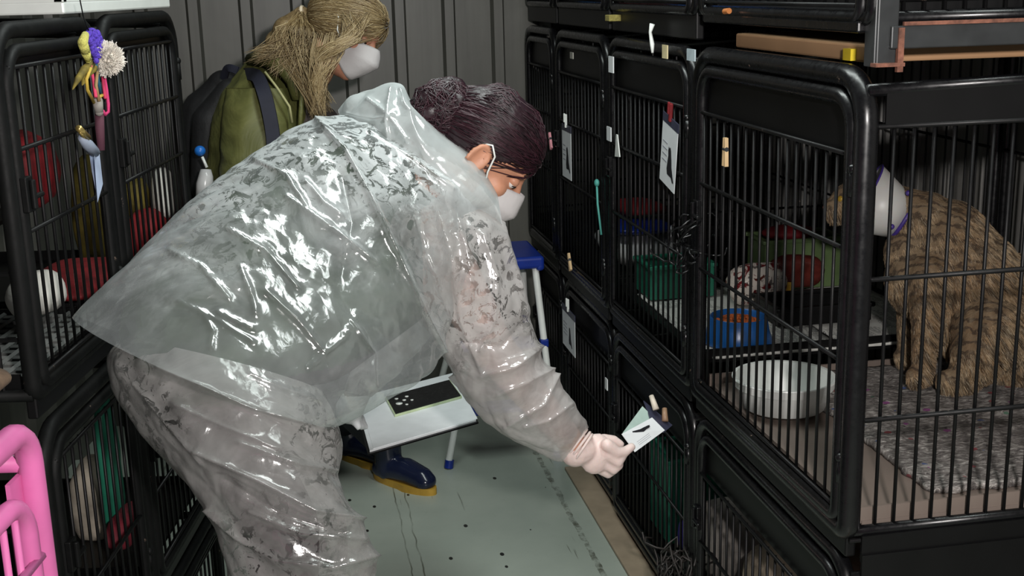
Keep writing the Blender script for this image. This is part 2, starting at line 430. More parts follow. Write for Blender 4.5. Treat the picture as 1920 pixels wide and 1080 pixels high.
def grid_sheet(name, mat, n0, n1, s0, s1, z, amp, res, parent=None, edge=.01, thick=.01, freq=14):
    mb = MB(); a = int((n1-n0)/res)+1; b = int((s1-s0)/res)+1; vs = []; fs = []
    for i in range(a+1):
        for j in range(b+1):
            u, v = i/a, j/b; n_ = n0+(n1-n0)*u; s_ = s0+(s1-s0)*v
            e = noise.noise(Vector((n_*30, s_*30, 3)))*edge
            if i in (0, a): n_ += e
            if j in (0, b): s_ += e
            h = amp*(.5+noise.noise(Vector((n_*freq, s_*freq, z*9)))) + amp*.4*noise.noise(Vector((n_*freq*4, s_*freq*4, 1)))
            vs.append(NS(n_, s_, z+thick+max(h, -thick*.5)))
    k = len(vs)
    for i in range(a+1):
        for j in range(b+1): p = vs[i*(b+1)+j].copy(); p.z = z; vs.append(p)
    for i in range(a):
        for j in range(b):
            q = (i*(b+1)+j, (i+1)*(b+1)+j, (i+1)*(b+1)+j+1, i*(b+1)+j+1); fs.append(q); fs.append(tuple(k+x for x in q[::-1]))
    bd = [(i, 0) for i in range(a)]+[(a, j) for j in range(b)]+[(i, b) for i in range(a, 0, -1)]+[(0, j) for j in range(b, 0, -1)]
    bi = [i*(b+1)+j for i, j in bd]
    for x in range(len(bi)):
        p, q = bi[x], bi[(x+1) % len(bi)]; fs.append((p, k+p, k+q, q))
    mb.add(vs, fs); o = mb.build(name, mat, parent, True); return o
rug = grid_sheet('felt_mat', felt(), 1.135, 1.66, 1.945, 2.66, .706, .006, .012, None, .012, .010, 22)
setp(rug, 'mottled grey recycled felt mat under the tabby cat', 'mat')
# white bowl
def bowl(name, label, center, r, h, rb, mat, thick=.004, inner=True, flare=0):
    o = root(name, center, label, 'bowl')
    m = MB(); m.lathe([(0, .0005), (rb, .0005), (rb+.004, .004), (r-.006+flare*0, h*.72), (r-.001, h*.74), (r, h*.98), (r+.004, h), (r+.003, h+.003), (r-.004, h+.002), (r-.009, h*.75), (rb-.002, thick+.002), (0, thick)], n=48)
    m.build('shell', mat, o, True, sharp=50); return o
wc = onz(1470, 708, .782); wc.z = .7145
bowl('water_bowl', 'white plastic bowl at the front of the tabby cat cage', wc, .112, .070, .088, WHITE)
bc = onz(1384, 592, .82); bc.z = .752
bb = root('food_bowl', bc, 'blue bowl of orange kibble standing on newspaper', 'bowl')
m = MB(); m.lathe([(0, .001), (.088, .001), (.09, .006), (.08, .03), (.073, .066), (.070, .069), (.066, .066), (.060, .03), (0, .028)], n=48); m.build('shell', BLUEM, bb, True, sharp=55)
kib = plain('orange_kibble', (190, 100, 50), .8, 0, .25, 90)
m = MB()
for i in range(130):
    a = random.random()*6.28; rr = .056*math.sqrt(random.random()); m.sph((rr*math.cos(a), rr*math.sin(a), .047+.016*(1-(rr/.058)**2)+random.random()*.004), (.006, .006, .0045), nu=6, nv=4)
m.lathe([(0, .05), (.058, .045), (.06, .03)], n=24); o = m.build('kibble', kib, bb, True); o['kind'] = 'stuff'
# newspaper
def newsprint():
    m = Mat('newsprint'); co = m.coord()
    sx = m.n('ShaderNodeSeparateXYZ'); m.l(m.coord((1, 1, 1), rot=(0, 0, -YAW)), sx.inputs[0])
    ln = m.math('LESS_THAN', m.math('FRACT', m.math('MULTIPLY', sx.outputs[1], 95.0)), .5)
    wd = m.math('GREATER_THAN', m.noise(m.coord((150, 40, 1), rot=(0, 0, -YAW)), 1, 1), .45)
    colm = m.math('GREATER_THAN', m.math('FRACT', m.math('MULTIPLY', sx.outputs[0], 11.0)), .10)
    blk = m.math('GREATER_THAN', m.noise(co, 9, 1), .44)
    t = m.math('MULTIPLY', m.math('MULTIPLY', ln, wd), m.math('MULTIPLY', colm, blk))
    m.set(Base_Color=m.mix(m.math('MULTIPLY', t, .7), srgb(212, 212, 206), srgb(50, 50, 55)), Roughness=.85)
    return m.m
NEWS = newsprint()
for a, lab in (((.985, 1.33, 2.735, 3.40), 'newspaper sheet under the blue food bowl'), ((1.34, 1.66, 2.735, 3.42), 'newspaper sheet under the dark litter tray')):
    setp(grid_sheet('newspaper', NEWS, a[0], a[1], a[2], a[3], .7455, .004, .03, None, .004, .003), lab, 'newspaper', 'newspaper in the cage')
# green box
def crate(name, label, n, s, z, sn, ss, h, mat, cat='box', lid=None, yaw=YAW, wall=.004):
    o = root(name, NS(n, s, z), label, cat, rotz=yaw)
    m = MB(); m.box((0, 0, wall/2+.0005), (sn, ss, wall))
    for dx, dy, a, b in ((sn/2, 0, wall, ss), (-sn/2, 0, wall, ss), (0, ss/2, sn, wall), (0, -ss/2, sn, wall)): m.box((dx, dy, h/2), (a, b, h))
    bevel(m.build('body', mat, o), .002)
    m = MB()
    for dx, dy, a, b in ((sn/2, 0, .014, ss+.02), (-sn/2, 0, .014, ss+.02), (0, ss/2, sn+.02, .014), (0, -ss/2, sn+.02, .014)): m.box((dx, dy, h-.005), (a, b, .012))
    bevel(m.build('rim', mat if not lid else lid, o), .003)
    return o
crate('plastic_box', 'green plastic box standing on the newspaper beyond the blue bowl', 1.09, 3.37, .755, .19, .15, .10, GREEN)
LGREEN = plain('pale_green_plastic', (92, 112, 72), .35, 0, .15)
cb = crate('plastic_box', 'pale green tub with a red top at the back of the newspaper cage', 1.47, 3.38, .755, .24, .14, .15, LGREEN)
m = MB(); m.sph((-.02, -.0, .158), (.085, .055, .022), nu=20); m.build('red_top', RED, cb, True)
# treat bag
def bagmat():
    m = Mat('printed_treat_bag'); co = m.coord(); n1 = m.noise(co, 30, 3, .6, .8); n2 = m.noise(m.coord((60, 60, 60)), 1, 2)
    c = m.ramp(n1, [(.42, srgb(120, 30, 34)), (.47, srgb(226, 216, 206)), (.62, srgb(226, 216, 206)), (.66, srgb(96, 40, 30))], 'LINEAR')
    c = m.mix(m.ramp(n2, [(.6, 0), (.63, .8)]), c, srgb(40, 24, 28)); m.set(Base_Color=c, Roughness=.3, Normal=m.bump(n1, .4, .01)); return m.m
def pillow(name, label, cat, c, ax, sx, sy, sz, mat, amp=.008, freq=14, nu=26, parent=None, power=.45):
    mb = MB(); vs = []; fs = []; nv = 14
    for i in range(nv+1):
        th = math.pi*i/nv
        for k in range(nu):
            ph = 2*math.pi*k/nu; f = lambda v: math.copysign(abs(v)**power, v)
            p = Vector((f(math.cos(ph))*math.sin(th)**.6*sx, f(math.sin(ph))*math.sin(th)**.6*sy, math.cos(th)*sz))
            wv = ax @ p; q = wv*freq+Vector(c)*7
            vs.append(Vector(c)+wv+wv.normalized()*amp*(noise.noise(q)+.5*noise.noise(q*2.7)))
    for i in range(nv):
        for k in range(nu): fs.append((i*nu+k, (i+1)*nu+k, (i+1)*nu+(k+1) % nu, i*nu+(k+1) % nu))
    mb.add(vs, fs); o = mb.build(name, mat, parent, True)
    if label: setp(o, label, cat)
    return o
RZ = lambda a: Matrix.Rotation(a, 3, 'Z'); RX = lambda a: Matrix.Rotation(a, 3, 'X'); RY = lambda a: Matrix.Rotation(a, 3, 'Y')
p = onz(1418, 575, .75); pillow('treat_bag', 'white and red printed food bag lying on the newspaper', 'bag', (p.x, p.y, .815), RZ(.2) @ RX(.5), .085, .045, .062, bagmat(), .006)
MAROON = plain('maroon_glossy_pack', (96, 42, 36), .25, 0, .5, 22)
dk = onz(1535, 612, .75)
o = crate('litter_tray', 'low black tray beside the printed food bag', dk.dot(N)+.02, dk.dot(D)+.09, .755, .26, .17, .05, BLKD, 'tray')
p = dk+D*.2; pillow('food_pack', 'crumpled maroon food pack behind the black tray', 'pack', (p.x+.035, p.y+.08, .835), RZ(.1) @ RX(.3), .085, .03, .05, MAROON, .006)
p = onz(1480, 575, .75)
m = MB(); m.box((0, 0, 0), (.03, .012, .045)); o = m.build('snack_sachet', plain('yellow_sachet', (190, 150, 60), .4)); o.location = (p.x-.005, p.y+.02, .795); o.rotation_euler = (.2, .1, .3)
setp(bevel(o), 'small yellow sachet leaning against the printed food bag', 'sachet')

# lower and farther contents
FUZZ = plain('beige_fleece', (176, 160, 142), .95, 0, .3, 9, .8, 60)
GREYF = plain('grey_fleece', (150, 144, 138), .95, 0, .3, 9, .8, 60)
PURP = plain('purple_fabric', (70, 56, 150), .8, 0, .2, 20, .3)
pillow('fleece_blanket', 'beige fleece blanket heaped in the floor cage under the tabby cat', 'blanket', NS(1.19, 2.43, .225), RZ(YAW), .18, .22, .15, FUZZ, .03, 9)
pillow('fleece_blanket', 'grey fleece bundle beside the green box in the floor cage', 'blanket', NS(1.15, 2.88, .18), RZ(YAW), .15, .11, .12, GREYF, .02, 9)
crate('plastic_box', 'green plastic box in the floor cage behind the gloved hand', 1.10, 3.22, .062, .20, .18, .26, GREEN)
pillow('soft_toy', 'small purple cushion beside the floor-level green box', 'cushion', NS(1.06, 3.045, .125), RZ(YAW), .05, .045, .06, PURP, .01)
pillow('cloth_pad', 'white cloth pad in the third mid-level cage', 'cloth', NS(1.12, 3.86, .80), RZ(YAW), .12, .2, .05, plain('white_cloth', (205, 205, 205), .9, 0, .1, 20, .3), .015)
pillow('cloth_pad', 'blue cloth folded on the white pad, third mid-level cage', 'cloth', NS(1.10, 3.83, .878), RZ(YAW), .10, .15, .022, BLUED, .006)
pillow('cloth_pad', 'red cloth on the blue cloth, third mid-level cage', 'cloth', NS(1.12, 3.86, .925), RZ(YAW+.3), .07, .10, .026, RED, .008)
pillow('cloth_pad', 'red cushion in the top-tier cage', 'cushion', NS(1.10, 3.78, 1.70), RZ(YAW), .12, .13, .08, RED, .01)
m = MB(); m.lathe([(0, 0), (.03, 0), (.032, .01), (.032, .11), (.012, .14), (.012, .16), (0, .16)], n=20); o = m.build('plastic_bottle', plain('light_blue_bottle', (60, 120, 190), .3), None, True, sharp=50); o.location = NS(1.0, 4.06, 1.606); setp(o, 'light blue bottle beside the red cushion in the top-tier cage', 'bottle')
crate('plastic_box', 'blue and white patterned box in the top-tier cage', 1.08, 3.05, 1.606, .16, .22, .18, plain('blue_white_print', (60, 110, 215), .35, 0, .9, 30))
m = MB(); m.box((0, 0, 0), (.06, .10, .05)); o = bevel(m.build('sponge', plain('olive_sponge', (140, 130, 70), .9, 0, .2, 60, .5))); o.location = NS(.915, 3.40, 1.556); o.rotation_euler.z = YAW; o.scale = (.6, .45, .35); setp(o, 'small olive sponge tucked at the top-tier cage base', 'sponge')
# cardboard between near tiers
CARD = plain('brown_cardboard', (158, 122, 88), .8, 0, .12, 6)
m = MB(); m.box((0, 0, 0), (.6, .62, .03)); o = bevel(m.build('cardboard_sheet', CARD)); o.location = NS(1.27, 2.27, 1.523); o.rotation_euler = (0, 0, YAW); setp(o, 'folded brown cardboard wedged above the tabby cat cage', 'cardboard')
m = MB(); m.box((0, 0, 0), (.012, .03, .02)); o = m.build('yellow_sticker', plain('yellow_tape', (205, 180, 40), .5)); o.location = NS(.965, 2.01, 1.520); o.rotation_euler.z = YAW; setp(o, 'yellow tape strip at the end of the cardboard', 'tape')
m = MB(); m.lathe([(0, 0), (.012, 0), (.012, .05), (0, .05)], n=14); o = m.build('orange_cap', plain('orange_plastic', (180, 112, 62), .4), None, True, sharp=40); o.location = NS(.90, 2.46, 1.588); o.rotation_euler = (1.5, 0, .3); o.scale = (.5, .5, .4); setp(o, 'small orange clip on the top cage rail', 'clip')
# tangles of dark wire at the door posts
def tangle(label, c, rad, nst, mat, seed):
    rnd = random.Random(seed); mb = MB()
    for i in range(nst):
        p = Vector(c)+Vector((rnd.uniform(-1, 1)*rad*.5, rnd.uniform(-1, 1)*rad, rnd.uniform(-1, 1)*rad)); d = Vector((rnd.uniform(-1, 1)*.5, rnd.uniform(-1, 1), rnd.uniform(-1, 1))).normalized(); pts = [p]
        for k in range(7):
            d = (d+Vector((rnd.uniform(-1, 1), rnd.uniform(-1, 1), rnd.uniform(-1, 1)))*.7+(Vector(c)-p)*6).normalized(); p = p+d*rad*.35; pts.append(p)
        mb.tube(pts, .0026, 5)
    o = mb.build('wire_tangle', mat, None, True); setp(o, label, 'wire'); return o
tangle('tangle of dark wire on the post beside the blue food bowl', NS(.895, 2.70, 1.06), .05, 16, BLK, 2)
tangle('tangle of dark wire low on the post of the floor cages', NS(.89, 2.72, .17), .085, 34, plain('dark_wire', (44, 40, 38), .5), 4)

# ------------------------------------------------------------------ tags and clips on the right cages
SLEEVE = plain('dark_blue_sleeve', (58, 60, 78), .35)
CATPTS = [(-.012, -.05), (.012, -.05), (.016, -.035), (.013, -.012), (.010, .006), (.012, .02), (.010, .032), (.005, .028), (.001, .034), (-.004, .024), (-.006, .012), (-.009, .0), (-.012, -.02), (-.022, -.045), (-.028, -.058), (-.022, -.062)]
def cat_mark(parent, y0, z0, sc, x, flip=1, rot=0):
    m = MB(); pts = []
    for a, b in CATPTS:
        a *= flip; c_, s_ = math.cos(rot), math.sin(rot); a, b = a*c_-b*s_, a*s_+b*c_
        pts.append((x, y0+a*sc*1.5, z0+b*sc))
    nn = len(pts); back = [(x+.0006, p[1], p[2]) for p in pts]
    m.add(pts+back, [tuple(range(nn)), tuple(range(2*nn-1, nn-1, -1))]+[(i, (i+1) % nn, nn+(i+1) % nn, nn+i) for i in range(nn)])
    o = m.build('cat_silhouette', INK, parent); return o
def tag(label, loc, rotz, wd, ht, tilt=0, lean=0, flip=1, clipmat=WHITE, crot=0, lines=4):
    R = root('cage_tag', loc, label, 'tag', 'white cat tags on the cages', rotz); R.rotation_euler = (tilt, lean, rotz)
    m = MB(); m.box((0, 0, -ht/2-.012), (.0016, wd, ht)); m.build('card', PAPER, R)
    m = MB(); m.box((0, 0, -.004), (.0026, wd*1.02, .022)); m.build('sleeve_band', SLEEVE, R)
    cat_mark(R, -.12*wd, -ht*.52-.012, ht*.0085/.0011*.00105*1.0/.0085*.55*.0+ht/.18, -.0016, flip, crot)
    for i in range(lines):
        m = MB(); m.box((-.0013, wd*.24, -ht*.32-.012-i*ht*.1), (.0006, wd*.3, .003)); m.build('text_line', plain('grey_print', (150, 152, 160), .6) if i == 0 and False else GPRINT, R)
    m = MB(); m.box((-.002, .0, .02), (.008, .012, .045)); m.box((-.006, .004, .03), (.006, .010, .03)); bevel(m.build('clip', clipmat, R), .002)
    return R
GPRINT = plain('grey_print', (150, 152, 160), .6)
def ontag(x, y, n=.905): return onpl(x, y, N, n)
tag('white tag with black cat hanging on the third mid-level cage', ontag(1062, 238), YAW, .13, .16)
tag('white tag with black cat hanging on the cage next to the tabby cat', ontag(1258, 226), YAW, .12, .155, .18, clipmat=RED)
tag('white tag with black cat on the far floor-level cage', ontag(1066, 583), YAW, .19, .13)
def sticker(label, x, y, wd, ht, mat, n=.898, name='price_sticker', cat='sticker'):
    m = MB(); m.box((0, 0, 0), (.003, wd, ht)); o = m.build(name, mat); o.location = ontag(x, y, n); o.rotation_euler.z = YAW; setp(o, label, cat); return o
sticker('white sticker high on the post between the far cages', 1146, 121, .05, .045, PAPER)
sticker('small white sticker low on the post between the far cages', 1142, 251, .045, .04, PAPER)
sticker('white printed strip on the post above the tabby cat cage', 1296, 103, .055, .026, plain('bluish_paper', (176, 190, 196), .5))
sticker('cream paper square on the rail beside the printed strip', 1247, 97, .04, .032, plain('cream_paper', (206, 192, 150), .6))
sticker('small white sticker on the lower far post', 1137, 720, .025, .035, PAPER)
sticker('pale sticker on the top rail of the far cages', 1072, 104, .04, .02, plain('dull_paper', (150, 148, 140), .6))
def peg(label, x, y, mat, rot=0, n=.90, L=.06):
    R = root('clothes_peg', ontag(x, y, n), label, 'peg', 'pegs on the cage doors', YAW); R.rotation_euler = (rot, 0, YAW)
    for s_ in (-1, 1):
        m = MB(); m.hexa([(-.004, s_*.002, -L/2), (.004, s_*.002, -L/2), (.004, s_*.002, L/2), (-.004, s_*.002, L/2)], [(-.004, s_*.010, -L/2), (.004, s_*.010, -L/2), (.004, s_*.006, L/2), (-.004, s_*.006, L/2)]); m.build('leg', mat, R)
    m = MB(); m.tube([(0, -.008, .006), (0, .008, .006)], .005, 8); m.build('spring', DGREY, R)
WOODP = plain('pale_wood', (206, 176, 132), .6)
peg('pale wooden peg on the bars of the tabby cat cage', 1360, 285, WOODP)
peg('pink peg on the far mid-level cage door', 1032, 264, plain('pink_plastic', (220, 150, 160), .5), -.5)
peg('cream peg on the rail above the far floor-level tag', 1068, 491, WOODP, -.5)
m = MB(); m.hexa([(0, -.006, .03), (0, .006, .03), (0, .02, -.035), (0, -.03, -.03)], [(.003, -.006, .03), (.003, .006, .03), (.003, .02, -.035), (.003, -.03, -.03)]); o = m.build('ribbon', WHITE); o.location = ontag(1156, 272); o.rotation_euler.z = YAW; setp(o, 'white ribbon scrap tied on the third mid-level cage', 'ribbon')
m = MB(); m.tube([(0, 0, .03), (-.004, .004, .01), (0, .0, -.02), (-.003, -.012, -.04)], [.007, .004, .006, .003], 8); o = m.build('ribbon', WHITE, None, True); o.location = ontag(1223, 68, .90); o.rotation_euler.z = YAW; setp(o, 'white cable tie hanging from the upper rail', 'cable tie')
# small green hanger on the third cage
m = MB(); m.sph((0, 0, 0), (.008, .012, .012)); m.tube([(0, 0, 0), (-.003, -.02, -.06), (0, -.05, -.15)], .0035, 6); o = m.build('feather_wand', plain('teal_plastic', (80, 160, 150), .5), None, True); o.location = ontag(1119, 343, .90); o.rotation_euler.z = YAW; setp(o, 'teal tipped toy wand hooked on the third cage door', 'toy')

# ------------------------------------------------------------------ left side contents and toys
def lp(x, y, X): return onpl(x, y, Vector((1, 0, 0)), X)
def lpillow(label, x, y, X, sx, sy, sz, mat, cat='cushion', name='cushion', amp=.01, pw=.6): return pillow(name, label, cat, lp(x, y, X), RZ(0), sx, sy, sz, mat, amp, 12, power=pw)
lpillow('red cushion leaning in the upper left cage', 48, 318, -.97, .05, .085, .075, RED)
lpillow('yellow cloth behind the hanging paper tag', 180, 395, -1.02, .05, .07, .138, YELLOW, 'cloth', 'cloth_pad')
lpillow('yellow cloth at the back of the cage by the wall', 256, 370, -.95, .03, .045, .05, YELLOW, 'cloth', 'cloth_pad')
lpillow('white rounded cushion in the left cage by the wall', 306, 362, -.885, .025, .045, .065, plain('off_white_fleece', (190, 190, 184), .95, 0, .1, 20, .5))
lpillow('red cloth tray in the left cage by the wall', 284, 440, -.915, .045, .10, .07, RED, 'cloth', 'cloth_pad', .006, .4)
lpillow('long red ledge cushion low in the upper left cage', 140, 522, -.98, .10, .19, .02, RED, 'cushion', 'cushion', .004, .35)
lpillow('white pillow low in the upper left cage', 68, 553, -.955, .045, .07, .042, plain('white_pillow', (225, 222, 214), .9, 0, .06, 20, .3))
lpillow('green cloth hanging in the lower left cage', 205, 880, -.95, .02, .05, .18, GREEN, 'cloth', 'cloth_pad')
lpillow('white patterned cloth in the lower left cage', 180, 935, -1.04, .05, .09, .10, plain('cream_cloth', (186, 176, 160), .9, 0, .4, 12, .3), 'cloth', 'cloth_pad')
lpillow('dark red cloth low in the lower left cage', 235, 985, -.90, .03, .10, .035, plain('dark_red_cloth', (110, 26, 40), .8, 0, .3), 'cloth', 'cloth_pad')
pillow('cloth_pad', 'dark brown cloth lying on the pink cage', 'cloth', Vector((-.72, onpl(8, 770, Vector((1, 0, 0)), -.68).y-.06, onpl(25, 818, Vector((1, 0, 0)), -.60).z+.03)), RZ(0), .07, .05, .016, plain('brown_cloth', (84, 66, 50), .9, 0, .4, 30, .4), .006)
# woven grid tray low in upper left cage
R = root('mesh_tray', (-.98, 2.27, 1.004), 'grey mesh tray on the floor of the upper left cage', 'tray')
GM = plain('grey_mesh', (92, 94, 92), .6)
m = MB(); m.tube([(-.12, 0, 0), (.12, 0, 0)], .006, 5); o = m.build('cross_slat', GM, R); o.location.y = -.22
for i in range(1, 13): share(o, 'cross_slat', R, (0, -.22+i*.037, 0))
m = MB(); m.tube([(0, -.24, .003), (0, .24, .003)], .006, 5); o = m.build('long_slat', GM, R); o.location.x = -.12
for i in range(1, 8): share(o, 'long_slat', R, (-.12+i*.034, 0, 0))
# hanging toy
TX = -.775
t0 = lp(172, 62, TX); R = root('hanging_cat_toy', lp(185, 170, TX), 'crocheted purple and yellow cat toy with white pompom hanging at left', 'toy'); ro = R.location.copy()
def tp(x, y, dx=0): return lp(x, y, TX+dx)
CRO = plain('purple_crochet', (92, 66, 190), .9, 0, .35, 260, 1, 260)
YCR = plain('yellow_crochet', (210, 205, 110), .9, 0, .2, 200, 1, 260)
m = MB()
for i in range(16):
    a = i/15; x = 172+a*18; y = 62+a*52
    for k in range(5):
        q = tp(x-9+k*5.0+random.uniform(-1, 1), y+random.uniform(-2, 2), .012+random.uniform(-.004, .004)); m.sph(q, .0055, nu=8, nv=6)
m.limb([tp(172, 64), tp(180, 88), tp(190, 112)], [.012, .02, .018]); m.build('crochet_body', CRO, R, True, off=ro)
m = MB(); m.limb([tp(160, 66, .01), tp(155, 80, .012), tp(160, 96, .01), tp(165, 112, .008)], [.007, .009, .009, .006]); m.build('yellow_edge', YCR, R, True, off=ro)
def fluff(c, r, nh, mat, name, parent, off, hair=.006):
    mb = MB(); c = Vector(c); mb.sph(c, r*.92, nu=16, nv=10)
    for i in range(nh):
        d = Vector((random.gauss(0, 1), random.gauss(0, 1), random.gauss(0, 1))).normalized(); e = Vector((random.gauss(0, 1), random.gauss(0, 1), random.gauss(0, 1)))*.25
        mb.tube([c+d*r*.7, c+d*r*.95+e*hair, c+d*(r+hair*random.random())+e*hair*1.8], [.0016, .0014, .0010], 3, cap=False)
    o = mb.build(name, mat, parent, True, off=off); return o
fluff(tp(200, 110, .02), .026, 2600, plain('white_fluff', (236, 230, 220), .95), 'pompom', R, ro)
FEA = plain('olive_feather', (120, 105, 40), .8, 0, .5, 40)
for pts in ([(172, 116), (158, 130), (146, 148), (136, 168)], [(175, 116), (165, 132), (158, 150), (154, 160)], [(182, 114), (176, 128), (166, 138), (160, 146)]):
    m = MB(); m.tube([tp(x, y, .005) for x, y in pts], [.005, .008, .006, .001], 6); m.build('feather', FEA, R, True, off=ro)
SC_ = {'mustard': (200, 170, 70), 'pink': (225, 70, 110), 'teal': (40, 100, 130), 'magenta': (215, 60, 120), 'tan': (160, 130, 90)}
SC_ = {k: plain(k+'_cord', v, .7) for k, v in SC_.items()}
for col_, pts in (('mustard', [(170, 128), (162, 148), (164, 168), (176, 192)]), ('pink', [(170, 124), (175, 150), (180, 182)]), ('teal', [(180, 120), (184, 150), (190, 180)]), ('tan', [(184, 120), (180, 160), (186, 190)]),
                  ('magenta', [(196, 146), (200, 170), (203, 195), (203, 210), (197, 215), (193, 208)]), ('pink', [(192, 140), (195, 165), (198, 185)]), ('mustard', [(186, 182), (192, 178), (198, 184)])):
    m = MB(); m.tube([tp(x, y, random.uniform(0, .012)) for x, y in pts], .0032, 6); m.build('cord', SC_[col_], R, True, off=ro)
m = MB(); m.limb([tp(183, 190, .004), tp(186, 210, .004)], [.010, .008]); m.build('knot', plain('grey_knot', (150, 145, 138), .8), R, True, off=ro)
m = MB(); m.tube([tp(186, 210), tp(187, 240), tp(190, 282)], [.009, .009, .007], 8); m.build('fabric_tail', plain('plum_fabric', (92, 52, 66), .8), R, True, off=ro)
m = MB(); m.tube([tp(150, 0), tp(156, 30), tp(168, 62)], .0012, 5); m.build('string', BLK, R, off=ro)
# hanging folded paper tag at left
R = root('paper_tag', lp(170, 300, TX), 'folded bluish paper tag on a gold clip below the hanging toy', 'tag'); ro = R.location.copy()
BP = plain('bluish_paper2', (176, 190, 215), .55)
m = MB(); m.hexa([tp(176, 288), tp(186, 281), tp(193, 345), tp(183, 380)], [tp(176, 288, .002), tp(186, 281, .002), tp(193, 345, .002), tp(183, 380, .002)]); m.build('front_sheet', BP, R, off=ro)
m = MB(); m.hexa([tp(167, 286, -.012), tp(176, 284, -.012), tp(183, 375, -.006), tp(172, 320, -.012)], [tp(167, 286, -.010), tp(176, 284, -.010), tp(183, 375, -.004), tp(172, 320, -.010)]); m.build('back_sheet', BP, R, off=ro)
m = MB(); m.tube([tp(152, 258), tp(165, 272), tp(178, 286)], [.006, .011, .010], 8); m.build('strap', plain('grey_strap', (150, 160, 178), .5), R, True, off=ro)
m = MB(); m.tube([tp(147, 240, .006), tp(165, 258, .006)], .006, 8); m.tube([tp(150, 248, .006), tp(163, 264, .004)], .003, 6); m.build('gold_clip', plain('brass_clip', (190, 165, 100), .3, .8), R, True, off=ro)

# ------------------------------------------------------------------ step stool at the back wall
R = root('step_ladder', NS(.62, 4.25, 0), 'white step ladder with blue plastic top and feet by the back wall', 'ladder', rotz=YAW); 
lz = .69
m = MB(); m.box((.16, 0, lz+.012), (.14, .30, .045)); m.box((.215, 0, lz-.004), (.03, .30, .03)); bevel(m.build('top_step', BLUED, R), .012, 3)
for y0, y1, x0, x1, nm in ((-.12, -.24, .20, .245, 'leg'), (.12, .26, .20, .245, 'leg'), (-.12, -.24, .02, -.15, 'leg'), (.12, .26, .02, -.15, 'leg')):
    m = MB(); m.tube([(x0, y0, lz), (x1, y1, .02)], .0125, 10); lg = m.build(nm, WHITE, R, True, sharp=50)
    m = MB(); m.tube([(x1+(x0-x1)*.03, y1+(y0-y1)*.03, .03), (x1, y1, .002)], .0165, 10); m.build('foot_cap', BLUED, lg, True, sharp=50)
    m = MB(); tt = .58; m.box((x0+(x1-x0)*.4, y0+(y1-y0)*.4, lz*(1-.4)), (.03, .03, .03)); bevel(m.build('bracket', BLUED, lg), .005)
for zz, tt in ((.42, .4), (.2, .72)):
    m = MB(); m.box((.05, -.12-.12*tt, zz), (.26, .10, .02)); bevel(m.build('step', BLUED, R), .006)
# ------------------------------------------------------------------ people
def catmull(P, t):
    n = len(P)-1; x = t*n; i = min(int(x), n-1); f = x-i
    p0, p1, p2, p3 = P[max(i-1, 0)], P[i], P[i+1], P[min(i+2, n)]
    return .5*((2*p1)+(-p0+p2)*f+(2*p0-5*p1+4*p2-p3)*f*f+(-p0+3*p1-3*p2+p3)*f*f*f)
def ridge(p): return 1-2*abs(noise.noise(p))
def loft(secs, nu, nv, disp, bulge=0.0, cap0=False, cap1=False, power=1.0, crease=None, edge=0):
    """secs: (T px, B px, depth centre, half depth). Returns MB with a ring grid."""
    C = []; A = []; B = []
    for (tx, ty), (bx, by), d, hd in secs:
        t, b = W(tx, ty, d), W(bx, by, d); C.append((t+b)/2); A.append((t-b)/2)
        B.append((ray((tx+bx)/2, (ty+by)/2)).normalized()*hd)
    mb = MB(); vs = []; fs = []; nr = []; wt = []
    for i in range(nu+1):
        u = i/nu; c, a, b = catmull(C, u), catmull(A, u), catmull(B, u)
        tang = (catmull(C, min(1, u+.02))-catmull(C, max(0, u-.02))).normalized()
        for k in range(nv):
            th = 2*math.pi*k/nv; ct, st = math.cos(th), math.sin(th)
            f = lambda v: math.copysign(abs(v)**power, v)
            o = a*f(ct)+b*f(st); nrm = (a*ct/max(a.length_squared, 1e-6)+b*st/max(b.length_squared, 1e-6)).normalized()
            p = c+o+tang*(bulge*max(0, -st))
            vs.append(p+nrm*disp(u, th, p)); nr.append(nrm); wt.append((min(1, u*edge) if edge else 1.0)*(1.0 if st < .3 else 0.0))
    if crease:
        V = np.array(vs); h = crease(V)*np.array(wt); vs = [Vector(x) for x in V+np.array(nr)*h[:, None]]
    for i in range(nu):
        for k in range(nv): fs.append((i*nv+k, i*nv+(k+1) % nv, (i+1)*nv+(k+1) % nv, (i+1)*nv+k))
    if cap0: fs.append(tuple(range(nv)))
    if cap1: fs.append(tuple(nu*nv+k for k in range(nv-1, -1, -1)))
    mb.add(vs, fs); return mb
def stretch(p, d, k): return p-d*(p.dot(d)*k)

